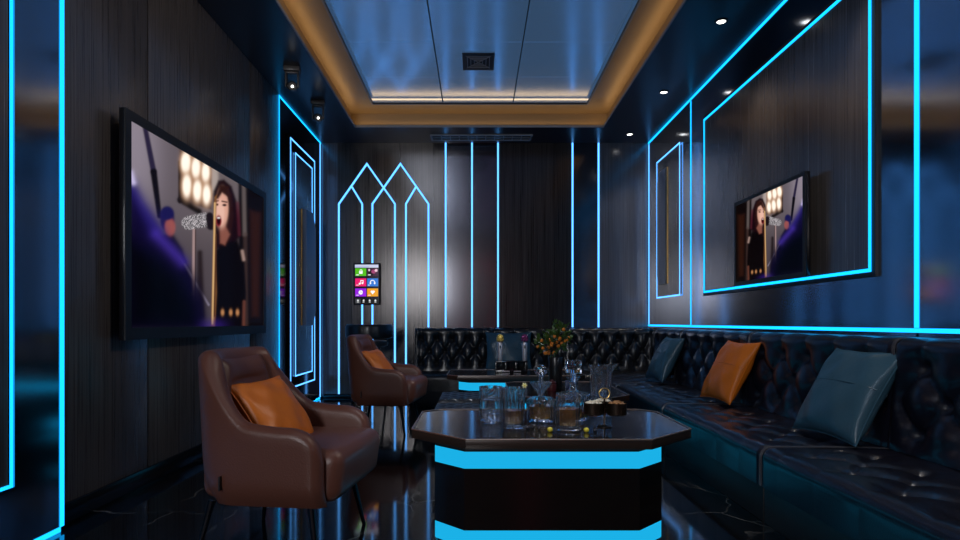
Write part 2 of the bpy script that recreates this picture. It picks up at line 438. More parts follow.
# ------------------------------------------------------------------ ceiling fittings
def slot_diffuser():
    x0, x1, y0, y1 = -.525, .625, 6.735, 6.94
    t = thing('slot_diffuser', 'long slotted air diffuser in the dark ceiling before the back wall', 'air vent', (0, 0, ZC))
    bm = bmesh.new(); ring_slab(bm, x0, x1, y0, y1, x0+.02, x1-.02, y0+.025, y1-.025, -.012, 0)
    finish('frame', bm, M['lip'], t, 0)
    bx('duct', x0+.02, x1-.02, y0+.025, y1-.025, -.003, 0, M['black'], t)
    n = 11
    for i in range(1, n):
        x = x0+.02+(x1-x0-.04)*i/n
        bx('slat', x-.005, x+.005, y0+.025, y1-.025, -.010, -.003, M['lip'], t)
    bx('crossbar', x0+.02, x1-.02, (y0+y1)/2-.008, (y0+y1)/2+.008, -.0095, -.003, M['lip'], t)
slot_diffuser()
def square_vent():
    x0, x1, y0, y1 = -.127, .152, 5.14, 5.466
    cx, cy = (x0+x1)/2, (y0+y1)/2; hx, hy = (x1-x0)/2, (y1-y0)/2
    t = thing('ceiling_vent', 'square black air vent with nested louvres in the glossy ceiling panel', 'air vent', (cx, cy, zp))
    bm = bmesh.new(); ring_slab(bm, -hx, hx, -hy, hy, -hx+.028, hx-.028, -hy+.035, hy-.035, -.012, 0)
    finish('frame', bm, M['darkmetal'], t, 0)
    bx('duct', -hx+.028, hx-.028, -hy+.035, hy-.035, -.003, 0, M['black'], t)
    for k in range(3):
        f = .72-.22*k
        bm = bmesh.new(); ring_slab(bm, -hx*f, hx*f, -hy*f, hy*f, -hx*f+.006, hx*f-.006, -hy*f+.007, hy*f-.007, -.012, -.003)
        finish('louvre', bm, M['lip'], t, 0)
    for s in (-1, 1):
        bm = bmesh.new(); tube(bm, [(-hx*.75, -s*hy*.75, -.010), (hx*.75, s*hy*.75, -.010)], .004, 6)
        finish('rib', bm, M['lip'], t)
square_vent()
def downlight(x, y, label, power):
    t = thing('downlight', label, 'ceiling light', (x, y, ZC), group='recessed ceiling downlights')
    bm = bmesh.new(); lathe(bm, [(.030, 0), (.044, 0), (.044, -.006), (.034, -.008), (.030, -.003)], 28, closed=True)
    finish('trim_ring', bm, M['darkmetal'], t)
    bm = bmesh.new(); lathe(bm, [(0, -.004), (.029, -.004), (.029, -.0005), (0, -.0005)], 24)
    finish('lens', bm, M['white_em'], t)
    l = bpy.data.lights.new('downlight_lamp', 'SPOT'); l.energy = power; l.spot_size = math.radians(75); l.spot_blend = .8
    l.color = (1, .86, .72); l.shadow_soft_size = .04
    lo = bpy.data.objects.new('downlight_lamp', l); C.objects.link(lo); lo.location = (x, y, ZC-.02)
for y, lab, p in ((6.72, 'small bright downlight in the dark right ceiling border, farthest, by the back wall', 22),
               (5.49, 'small bright downlight in the dark right ceiling border, middle of the three', 22),
               (4.20, 'small bright downlight in the dark right ceiling border, nearest of the three', 22)):
    downlight(1.71, y, lab, p)
def stage_spot(x, y, label):
    t = thing('stage_spotlight', label, 'spotlight', (x, y, ZC), 0.15, 'moving head spotlights on the ceiling')
    bx('base', -.065, .065, -.055, .055, -.04, 0, M['fixture'], t, .006)
    bm = bmesh.new()
    box(bm, -.055, -.042, -.03, .03, -.17, -.04, .004); box(bm, .042, .055, -.03, .03, -.17, -.04, .004); box(bm, -.055, .055, -.03, .03, -.055, -.04, .004)
    finish('yoke', bm, M['fixture'], t)
    bm = bmesh.new(); lathe(bm, [(0, -.070), (.030, -.070), (.040, -.055), (.0415, .03), (.036, .055), (.030, .07), (.022, .07), (.020, .06), (0, .06)], 24)
    hd = finish('head', bm, M['fixture'], t); hd.location = (0, 0, -.155)
    v = Vector((-x*.35, -y*.7, -1.2)); hd.rotation_euler = v.to_track_quat('Z', 'Y').to_euler()
    bm = bmesh.new(); lathe(bm, [(0, .066), (.006, .0655), (.010, .062), (.010, .060), (0, .060)], 20)
    finish('lens', bm, M['white_em'], hd)
stage_spot(-1.53, 4.97, 'black moving head spotlight on ceiling above the television, nearer one')
stage_spot(-1.52, 5.74, 'black moving head spotlight on ceiling by the lit door bay, farther one')

# ------------------------------------------------------------------ painted screens
def painted(name, nx, ny, w, h, fn, mat, parent):
    """flat screen w x h in local XZ (x 0..w, z 0..h), picture from fn(u, v) -> linear rgb arrays"""
    u = (np.arange(nx+1)/nx); v = (np.arange(ny+1)/ny)
    U, V = np.meshgrid(u, v)
    col = fn(U, V)
    co_ = np.stack([U*w, np.zeros_like(U), V*h], -1).reshape(-1, 3)
    idx = np.arange((nx+1)*(ny+1)).reshape(ny+1, nx+1)
    f = np.stack([idx[:-1, :-1], idx[:-1, 1:], idx[1:, 1:], idx[1:, :-1]], -1).reshape(-1, 4)
    me = bpy.data.meshes.new(name); me.from_pydata(co_.tolist(), [], f.tolist())
    at = me.color_attributes.new('picture', 'FLOAT_COLOR', 'POINT')
    rgba = np.concatenate([col.reshape(-1, 3), np.ones((col.size//3, 1))], 1).astype(np.float32)
    at.data.foreach_set('color', rgba.ravel())
    me.materials.append(mat)
    o = bpy.data.objects.new(name, me); C.objects.link(o); o.parent = parent
    return o
def lin(r, g, b):
    f = lambda c: (c/255/12.92) if c/255 <= .04045 else ((c/255+.055)/1.055)**2.4
    return np.array([f(r), f(g), f(b)])
def concert(U, V):
    """a hooded singer at a glittering microphone, floodlights behind, purple blurred figure in front"""
    # the footage is laid out on a foreshortened drawing sheet (u runs away from the viewer)
    yy = 3.045+1.89*U
    X = (CX-600*1.756/yy-100)*2.077
    Y = (322-(.866+1.05*V-EYE)*600/yy-90)*2.077
    img = np.zeros(U.shape+(3,))
    def put(mask, c):
        m = np.clip(mask, 0, 1)[..., None]; img[:] = img*(1-m)+np.asarray(c)*m
    def soft(d, w): return 1/(1+np.exp(np.clip(d/w*2.6, -40, 40)))
    def ell(cx, cy, rx, ry, rot=0):
        dx, dy = X-cx, Y-cy; c, s_ = math.cos(rot), math.sin(rot)
        p, q = dx*c+dy*s_, -dx*s_+dy*c
        return (np.sqrt((p/rx)**2+(q/ry)**2)-1)*min(rx, ry)
    def seg(x0, y0, x1, y1, r0, r1=None):
        r1 = r0 if r1 is None else r1
        t = np.clip(((X-x0)*(x1-x0)+(Y-y0)*(y1-y0))/((x1-x0)**2+(y1-y0)**2), 0, 1)
        return np.hypot(X-(x0+t*(x1-x0)), Y-(y0+t*(y1-y0)))-(r0+(r1-r0)*t)
    def poly(pts):
        inside = np.zeros(U.shape, bool); d = np.full(U.shape, 1e3); n = len(pts)
        for i in range(n):
            x0, y0 = pts[i]; x1, y1 = pts[(i+1) % n]
            d = np.minimum(d, seg(x0, y0, x1, y1, 0))
            cnd = ((y0 > Y) != (y1 > Y)); xx = x0+(Y-y0)*(x1-x0)/((y1-y0) if abs(y1-y0) > 1e-9 else 1e-9)
            inside ^= (cnd & (X < xx))
        return np.where(inside, -d, d)
    img[:] = lin(112, 102, 108)
    put(soft(X-120, 40)*soft(Y-230, 70), lin(158, 148, 160))
    put(soft(200-X, 20)*soft(Y-330, 60)*.5, lin(128, 116, 116))
    put(soft(300-Y, 60)*.6, lin(76, 66, 70))
    put(soft(poly([(288, 180), (345, 205), (345, 500), (288, 500)]), 3), lin(20, 11, 11))
    put(soft(poly([(312, 250), (334, 256), (330, 470), (316, 470)]), 6)*.6, lin(70, 36, 22))
    put(soft(seg(299, 200, 301, 300, 4), 3)*.8, lin(120, 108, 106))
    put(soft(seg(302, 300, 304, 490, 4), 3)*.6, lin(86, 66, 62))
    put(soft(seg(236, 152, 238, 205, 9), 4), lin(186, 172, 166))
    # diagonal pole
    put(soft(seg(92, 66, 112, 170, 5, 6), 2), lin(52, 44, 72))
    put(soft(seg(112, 170, 124, 262, 7, 5), 2), lin(24, 19, 26))
    # floodlight box
    put(soft(poly([(166, 122), (232, 160), (232, 248), (166, 232)]), 3), lin(84, 66, 64))
    put(soft(seg(167, 228, 206, 252, 6), 3), lin(20, 15, 17))
    put(soft(seg(166, 150, 166, 232, 3), 2), lin(30, 22, 24))
    for cx, cy, rx, ry in ((179, 151, 11, 23), (200, 162, 10, 22), (220, 171, 9, 21), (181, 199, 10, 24), (203, 209, 10, 22), (222, 217, 9, 21)):
        put(soft(ell(cx, cy, rx+2, ry+3), 5)*.9, lin(226, 178, 140))
        put(soft(ell(cx, cy, rx-1.5, ry-2), 3), np.array([1.25, 1.15, 1.0]))
    # bass player
    put(soft(poly([(122, 305), (150, 296), (172, 330), (196, 420), (120, 420)]), 5), lin(22, 17, 28))
    put(soft(ell(140, 268, 15, 25), 3), lin(40, 34, 84))
    put(soft(ell(146, 285, 11, 18), 3), lin(168, 96, 92))
    put(soft(ell(140, 256, 14, 14), 3), lin(36, 32, 92))
    put(soft(seg(166, 345, 226, 446, 2.2), 1.5), lin(150, 140, 158))
    put(soft(seg(152, 322, 176, 356, 6, 4), 2), lin(28, 26, 36))
    # guitar neck, mic stand, glitter mic
    put(soft(seg(208, 338, 210, 470, 5, 8), 4)*.85, lin(34, 18, 15))
    put(soft(seg(196, 285, 194, 468, 3.2), 1.5), lin(176, 150, 148))
    put(soft(seg(199, 288, 198, 440, 1.2), 1), lin(70, 56, 56))
    d = seg(184, 276, 218, 270, 14, 15)
    sp = np.random.RandomState(3).rand(*U.shape)
    mc = np.stack([.08+.95*sp**2.5, .075+.87*sp**2.5, .08+.9*sp**2.5], -1); m = soft(d, 1.5)[..., None]; img[:] = img*(1-m)+mc*m
    put(soft(seg(228, 262, 231, 282, 8, 9), 2), lin(38, 26, 30))
    # singer: hood, robe, face, hair
    put(soft(poly([(236, 210), (246, 188), (258, 186), (274, 200), (284, 230), (290, 268), (291, 305), (282, 318), (262, 330), (240, 330)]), 3), lin(34, 12, 20))
    put(soft(poly([(240, 332), (262, 318), (286, 312), (299, 345), (304, 420), (302, 497), (232, 497), (238, 400)]), 3), lin(16, 8, 10))
    put(soft(seg(286, 235, 290, 300, 3), 3)*.7, lin(96, 36, 52))
    put(soft(poly([(262, 205), (274, 215), (278, 262), (272, 305), (262, 318), (258, 260)]), 3), lin(52, 24, 24))
    put(soft(poly([(249, 288), (260, 280), (270, 300), (260, 322), (250, 318)]), 3), lin(150, 96, 82))
    put(soft(ell(254, 245, 13, 40), 2.5), lin(232, 178, 158))
    put(soft(ell(250, 255, 9, 26), 3), lin(244, 198, 180))
    put(soft(poly([(243, 246), (237, 258), (244, 262)]), 1.5), lin(236, 186, 166))
    put(soft(poly([(240, 225), (250, 198), (268, 200), (272, 240), (266, 222), (254, 214), (246, 226)]), 2.5), lin(58, 30, 24))
    put(soft(seg(254, 231, 264, 233, 1.3), 1.2), lin(70, 40, 36)); put(soft(seg(242, 231, 246, 230, 1.2), 1.2), lin(86, 50, 44))
    put(soft(ell(259, 239, 4.2, 2.4), 1.2), lin(46, 24, 26)); put(soft(ell(244, 238, 2.4, 2.2), 1.2), lin(60, 32, 32))
    put(soft(ell(247, 272, 6, 11.5), 1.5), lin(160, 44, 56)); put(soft(ell(247, 272, 4, 8.5), 1.5), lin(50, 8, 14))
    put(soft(ell(247, 265.5, 3.4, 1.8), .8), lin(238, 228, 224))
    put(soft(poly([(238, 222), (243, 218), (241, 262), (240, 330), (243, 420), (239, 494), (231, 494), (234, 380), (237, 290)]), 2), lin(140, 96, 58))
    put(soft(seg(239, 235, 234, 485, 1.8), 1.2), lin(226, 184, 130)); put(soft(seg(242, 300, 238, 470, 1.3), 1), lin(98, 62, 38))
    for cx in (255, 272, 286): put(soft(ell(cx, 462, 3.2, 6), 2), lin(200, 142, 96))
    put(soft(seg(296, 335, 299, 352, 3), 2.5)*.8, lin(190, 160, 150))
    put(soft(seg(300, 440, 299, 488, 3), 2.5)*.7, lin(130, 80, 66))
    # blurred purple figure in front
    put(soft(poly([(50, 178), (72, 190), (92, 232), (124, 280), (150, 318), (178, 352), (200, 395), (216, 440), (224, 500), (50, 500)]), 12), lin(22, 14, 56))
    put(soft(poly([(50, 296), (90, 326), (130, 352), (170, 388), (200, 444), (210, 500), (50, 500)]), 26), lin(4, 3, 8))
    put(soft(seg(68, 200, 118, 290, 9, 12), 14)*.45, lin(66, 50, 170)); put(soft(seg(118, 300, 172, 356, 9), 12)*.55, lin(92, 66, 190))
    put(soft(seg(64, 172, 70, 192, 5), 6)*.9, lin(226, 216, 255))
    put(soft(ell(236, 490, 22, 12), 10)*.5, lin(70, 40, 150))
    return np.clip(img, 0, 1.3)**1.12*.9

def television(label, loc, rotz, w, h, bez, mirrored):
    t = thing('television', label, 'television', loc, rotz, None)
    # local: screen plane faces -Y, x to the right, z up from the bottom of the screen
    bm = bmesh.new(); box(bm, -bez, w+bez, .003, .030, -bez*1.2, h+bez, .003)
    finish('housing', bm, M['blackgloss'], t)
    fn = (lambda U, V: concert(1-U, V)) if mirrored else concert
    s = painted('screen', 360, 204, w, h, fn, M['picture'], t); s.location = (0, .0015, 0)
    bm = bmesh.new(); ring_slab_xz(bm, -bez, w+bez, -bez*1.2, h+bez, 0, w, 0, h, -.003, .004)
    finish('bezel', bm, M['black'], t, 0)
    bx('wall_bracket', w*.3, w*.7, .030, .075, h*.25, h*.75, M['darkmetal'], t)
    return t
def ring_slab_xz(bm, ox0, ox1, oz0, oz1, ix0, ix1, iz0, iz1, y0, y1):
    box(bm, ox0, ix0, y0, y1, oz0, oz1); box(bm, ix1, ox1, y0, y1, oz0, oz1)
    box(bm, ix0, ix1, y0, y1, oz0, iz0); box(bm, ix0, ix1, y0, y1, iz1, oz1)
# left: faces +X ; local x -> +Y ; local -Y -> +X   => rotation +90 deg
tv1 = television('large black television on the left wall showing a hooded singer', (-1.756, 3.045, .866), PI/2, 1.890, 1.05, .052, False)
# right: faces -X ; local x -> -Y => rotation -90 deg
tv2 = television('smaller black television inside the lit frame on the right wall', (1.915, 4.436, 1.189), -PI/2, .911, .564, .024, True)

def ui(U, V):
    img = np.zeros(U.shape+(3,)); img[:] = lin(18, 14, 30)
    img += (np.clip(1-V, 0, 1)*.0)[..., None]
    def rect(x0, x1, y0, y1, c): m = (U >= x0) & (U <= x1) & (V >= y0) & (V <= y1); img[m] = c
    def blob(cx, cy, rx, ry, c=(1, 1, 1)):
        m = (((U-cx)/rx)**2+((V-cy)/ry)**2) < 1; img[m] = c
    rect(.03, .97, .90, .97, lin(205, 210, 235)); rect(.03, .60, .905, .93, lin(170, 180, 220))
    L, R_ = (.04, .485), (.515, .96)
    rows = ((.69, .885), (.435, .63), (.185, .38))
    cs = [[lin(84, 190, 22), lin(60, 22, 52)], [lin(236, 24, 110), lin(44, 120, 214)], [lin(150, 30, 226), lin(240, 160, 14)]]
    for (y0, y1), (a, b) in zip(rows, cs):
        rect(*L, y0, y1, a); rect(*R_, y0, y1, b)
        for x0 in (L[0], R_[0]): rect(x0+.04, x0+.14, y0+.02, y0+.042, lin(240, 240, 240))
    w = np.array([1., 1., 1.])
    # green: a bag ; photo ; pink: note ; blue: headphones ; purple: clock face ; orange: heart
    rect(.20, .34, .745, .815, w); blob(.27, .825, .055, .030, w); blob(.27, .822, .03, .018, lin(84, 190, 22))
    rect(.56, .68, .74, .86, lin(14, 6, 16)); blob(.78, .80, .09, .05, lin(160, 60, 110)); blob(.88, .83, .06, .035, lin(240, 200, 215)); blob(.60, .84, .04, .03, lin(220, 190, 210)); blob(.72, .73, .05, .03, lin(20, 8, 20))
    blob(.22, .50, .040, .024, w); blob(.33, .515, .040, .024, w); rect(.245, .262, .50, .575, w); rect(.352, .370, .515, .59, w); rect(.245, .37, .565, .59, w)
    blob(.735, .535, .10, .060, w); blob(.735, .53, .07, .045, lin(44, 120, 214)); rect(.62, .84, .45, .51, lin(44, 120, 214)); blob(.65, .515, .030, .030, w); blob(.82, .515, .030, .030, w)
    blob(.26, .285, .085, .054, w); rect(.255, .272, .28, .325, lin(150, 30, 226)); rect(.255, .31, .275, .287, lin(150, 30, 226))
    blob(.705, .305, .048, .028, w); blob(.775, .305, .048, .028, w)
    m = (np.abs(U-.74) < np.clip((V-.235)*1.45, 0, .09)) & (V > .235) & (V < .302); img[m] = w
    rect(0, 1, 0, .135, lin(10, 10, 12)); rect(.04, .26, .015, .125, lin(60, 64, 68))
    for i, cx in enumerate((.15, .38, .62, .85)):
        blob(cx, .085, .035, .022, lin(225, 225, 225)); rect(cx-.035, cx+.035, .035, .06, lin(200, 200, 200))
    return img*1.0
t = thing('mounted_touch_screen', 'small upright song touch screen with coloured tiles on the back wall', 'screen', ((353.5-CX)*6.99/F, 6.985, EYE+(CY-304.5)*6.99/F))
W, H = 26.5*6.99/F, 41.5*6.99/F
bx('housing', 0, W, 0, .04, 0, H, M['blackgloss'], t, .004)
s = painted('screen', 84, 132, W*.94, H*.97, ui, M['picture'], t); s.location = (W*.03, -.001, H*.015)

# ------------------------------------------------------------------ sofa
def tuft_h(u, v, a, b):
    s = (u/a+v/b)/2; q = (u/a-v/b)/2
    h = math.sqrt(abs(math.sin(PI*s)*math.sin(PI*q)))
    si, qi = round(s), round(q)
    du, dv = u-a*(si+qi), v-b*(si-qi)
    return h, math.hypot(du, dv), si, qi

def profile_eval(pts):
    """pts: polyline [(y,z)], returns f(s)->(y,z,ny,nz), length"""
    P = [Vector(p) for p in pts]; L = [0.]
    for i in range(1, len(P)): L.append(L[-1]+(P[i]-P[i-1]).length)
    N = []
    for i in range(len(P)):
        d = (P[min(i+1, len(P)-1)]-P[max(i-1, 0)]).normalized(); N.append(Vector((-d.y, d.x)))
    def f(s):
        s = max(0., min(L[-1], s))
        for i in range(1, len(P)):
            if s <= L[i]+1e-9:
                t = (s-L[i-1])/max(1e-9, L[i]-L[i-1])
                p = P[i-1].lerp(P[i], t); n = N[i-1].lerp(N[i], t).normalized(); return p.x, p.y, n.x, n.y
    return f, L[-1]
def arc(cy, cz, r, a0, a1, n=6):
    return [(cy+r*math.cos(math.radians(a0+(a1-a0)*i/n)), cz+r*math.sin(math.radians(a0+(a1-a0)*i/n))) for i in range(n+1)]

SEAT_Z, BACK_Z, DEPTH = .340, .830, .745
def upholstered(name, L, prof, s_rows, a, amp, mat, parent, uoff, res, back_pts, btn_mesh, dimple, pleat_hi=None, pleat_lo=None, cap=True):
    """sweep prof along local x; diamond tufting between the rows s_rows (arc positions)"""
    f, SL = profile_eval(prof)
    nu = max(8, int(L/res)); ns = int(SL/res)
    b = s_rows[1]-s_rows[0]; nrow = len(s_rows)
    bm = bmesh.new(); grid = []; btns = {}
    for i in range(nu+1):
        # slightly denser at the ends
        x = L*i/nu; row = []
        e = min(x, L-x)
        endk = sm(e/.028)
        for j in range(ns+1):
            s = SL*j/ns
            y, z, ny, nz = f(s)
            v = s-s_rows[0]; u = x-uoff
            vt = b*(nrow-1)
            d = 0.
            if -1e-6 <= v <= vt+1e-6 or True:
                h, dist, si, qi = tuft_h(u, v, a, b)
                if v > vt:      # pleats running up from the last row
                    par = (nrow-1) % 2
                    hp = math.sqrt(abs(math.sin(PI*(u/a-par)/2)))
                    k = sm((v-vt)/(b*.5)); fade = 1-sm((v-vt)/(pleat_hi or b))
                    h = h*(1-k)+hp*k; h = 1-(1-h)*(.25+.75*fade) if pleat_hi else h*(1-k)+k
                elif v < 0:
                    hp = math.sqrt(abs(math.sin(PI*(u/a)/2)))
                    k = sm(-v/(b*.5)); fade = 1-sm(-v/(pleat_lo or b))
                    h = h*(1-k)+hp*k; h = 1-(1-h)*(.12+.88*fade)
                d = -amp*(1-h)
                # button dimples
                r_i = si-qi
                bu = a*(si+qi)+uoff
                if 0 <= r_i < nrow and .05 < bu < L-.05:
                    d -= dimple*math.exp(-(dist/.026)**2)
                    btns[(si, qi)] = (bu, s_rows[0]+b*r_i)
            d = d*sm((e-.004)/.05)-.014*(1-endk)
            row.append(bm.verts.new((x, y+ny*d, z+nz*d)))
        grid.append(row)
    for i in range(nu):
        for j in range(ns): bm.faces.new((grid[i][j], grid[i+1][j], grid[i+1][j+1], grid[i][j+1]))
    if cap:
        for gi in (0, nu):
            x = 0 if gi == 0 else L
            ext = [bm.verts.new((x, p[0], p[1])) for p in back_pts]
            bm.faces.new(grid[gi]+ext)
    o = finish(name, bm, mat, parent, 60)
    for (bu, s) in btns.values():
        y, z, ny, nz = f(s)
        q = bpy.data.objects.new('button', btn_mesh); C.objects.link(q); q.parent = o
        off = -amp-dimple+.006
        q.location = (bu, y+ny*off, z+nz*off)
        q.rotation_euler = Vector((0, ny, nz)).to_track_quat('Z', 'Y').to_euler()
    return o, f, SL

bm = bmesh.new(); lathe(bm, [(0, .007), (.006, .006), (.011, .002), (.0115, -.003), (0, -.006)], 14)
_b = finish('button', bm, M['goldbtn']); BTN = _b.data; bpy.data.objects.remove(_b)

seat_prof = [(0, .165), (0, .22), (0, .29)]+arc(.05, SEAT_Z-.05, .05, 180, 90, 8)+[(.15, SEAT_Z), (.30, SEAT_Z), (.45, SEAT_Z-.002), (.60, SEAT_Z-.008)]
back_prof = [(.555, .335), (.562, .40), (.575, .55), (.590, .70)]+arc(.645, .775, .052, 172, 90, 8)+[(.69, BACK_Z-.002), (DEPTH, BACK_Z-.004)]
def piping(prof, x, parent, skip=0, r=.0042):
    f, SL = profile_eval(prof); n = 34
    bm = bmesh.new(); pts = []
    for i in range(skip, n+1):
        y, z, ny, nz = f(SL*i/n); pts.append((x, y-ny*.004, z-nz*.004))
    tube(bm, pts, r, 8)
    return finish('piping', bm, M['piping'], parent)
def sofa_section(L, loc, rotz, label, mat, a, uoff_b, uoff_s, res=.0135, backL=None, seat=True, pipe=True, group='modular tufted leather sofa sections'):
    t = thing('sofa_section', label, 'sofa', loc, rotz, group)
    bx('plinth', .004, L-.004, .018, DEPTH-.01, 0, .170, M['black'], t, .004)
    st, fs, SLs = upholstered('seat', L, seat_prof, [.305, .305+.13, .305+.26], a, .022, mat, t, uoff_s, res, [(.60, .165)], BTN, .018, pleat_hi=.10, pleat_lo=.16)
    bk, fb, SLb = upholstered('backrest', backL or L, back_prof, [.085, .225, .365], a, .042, mat, t, uoff_b, res, [(DEPTH, .335)], BTN, .028, pleat_hi=.12, pleat_lo=.1)
    if pipe:
        piping(seat_prof, L-.006, st); piping(back_prof, L-.006, bk, 22)
        piping(seat_prof, .006, st); piping(back_prof, .006, bk, 22)
    return t
XS, YS = 1.262, 6.302
# right row (local x runs towards the camera)
secs = [(6.300, .820, 'navy tufted sofa section on right wall holding the farthest blue pillow'),
        (5.480, 1.380, 'navy tufted sofa section on right wall holding the orange pillow'),
        (4.100, 1.420, 'navy tufted sofa section on right wall holding the nearest large blue pillow'),
        (2.680, 1.400, 'navy tufted sofa section at the lower right picture corner')]
# the pillow positions fall on these sections: blue 5.6, orange 4.2, blue 2.9
for k, (y0, L, lab) in enumerate(secs):
    sofa_section(L, (XS, y0, 0), -PI/2, lab, M['navy_leather'], .135, .10+.02*k, .06+.03*k)
# back row
bsec = [(-.715, .89, 'black tufted sofa section on the back wall, left one behind the brown chair'),
        (.175, .855, 'black tufted sofa section on the back wall with a blue cushion on it')]
for k, (x0, L, lab) in enumerate(bsec):
    sofa_section(L, (x0, YS, 0), 0, lab, M['black_leather'], .089, .075, .07, .012)
ct = sofa_section(.979, (1.03, YS, 0), 0, 'black tufted corner sofa section where back and right walls meet', M['black_leather'], .089, .075, .07, .012, pipe=False)

# ------------------------------------------------------------------ pillows
def pillow_mesh(w, h, th, seedv=0, n=28, wr_=.006):
    rnd = random.Random(seedv); ph = [rnd.uniform(0, 6.28) for _ in range(6)]
    bm = bmesh.new(); sides = []
    edge = {}
    for sgn in (1, -1):
        g = []
        for i in range(n+1):
            row = []
            for j in range(n+1):
                if (i in (0, n) or j in (0, n)) and sgn == -1:
                    row.append(edge[(i, j)]); continue
                u = -1+2*i/n; v = -1+2*j/n
                u = math.sin(u*PI/2)*.55+u*.45; v = math.sin(v*PI/2)*.55+v*.45
                pinch = 1-.085*(1-v*v)*abs(u)**3
                pinch2 = 1-.085*(1-u*u)*abs(v)**3
                x = u*w/2*pinch; z = v*h/2*pinch2
                t = th/2*((1-u*u)**.42)*((1-v*v)**.42)
                wr = wr_*(math.sin(9*u+4*v+ph[0])+math.sin(7*v-6*u+ph[1]))*(abs(u*v)**.5+.15)*((1-u*u)*(1-v*v))**.3
                q = bm.verts.new((x, sgn*(t+wr), z))
                if i in (0, n) or j in (0, n): edge[(i, j)] = q
                row.append(q)
            g.append(row)
        for i in range(n):
            for j in range(n): bm.faces.new((g[i][j], g[i+1][j], g[i+1][j+1], g[i][j+1]))
    ring = [edge[(i, 0)].co.copy() for i in range(n)]+[edge[(n, j)].co.copy() for j in range(n)]+[edge[(i, n)].co.copy() for i in range(n, 0, -1)]+[edge[(0, j)].co.copy() for j in range(n, 0, -1)]
    return bm, ring
def pillow(label, mat, center, xdir, zdir, w=.45, h=.45, th=.17, seedv=0, seam=True, group=None):
    """xdir, zdir: world directions of the pillow's width and height"""
    bm, ring = pillow_mesh(w, h, th, seedv)
    o = finish('pillow', bm, mat, None, 80)
    X = Vector(xdir).normalized(); Z = Vector(zdir); Z = (Z-X*Z.dot(X)).normalized(); Y = Z.cross(X)
    m = Matrix((X, Y, Z)).transposed().to_4x4(); m.translation = Vector(center); o.matrix_world = m
    tag(o, label, 'pillow', group)
    b2 = bmesh.new(); tube(b2, ring, .0035, 6, closed=True); finish('piping', b2, mat, o)
    if seam:
        for sgn in (-1, 1):
            b3 = bmesh.new(); pts = []
            for i in range(21):
                u = -.97+1.94*i/20
                pts.append((u*w/2*.96, sgn*(th/2*((1-u*u)**.42)*.985+.001), .06*h))
            tube(b3, pts, .0022, 6); finish('seam', b3, mat, o)
    return o
# right sofa pillows (world): bottom near/far corners sit on the seat, top leans on the backrest
pillow('large petrol blue leather pillow, nearest on the right sofa', M['blue_leather'], (1.760, 2.865, .556), (.06, -1, 0), (.50, 0, .87), .47, .475, .16, 1)
pillow('orange leather pillow on the right wall sofa', M['orange_leather'], (1.752, 4.17, .556), (.06, -1, 0), (.46, 0, .88), .45, .46, .15, 2)
pillow('petrol blue leather pillow on right sofa, farther one near the corner', M['blue_leather'], (1.757, 5.62, .552), (.05, -1, 0), (.46, 0, .88), .45, .45, .15, 3)
pillow('flat petrol blue cushion on the back sofa behind the microphones', M['blue_leather'], (.355, 6.765, .565), (1, 0, 0), (0, .16, 1), .52, .44, .15, 4)

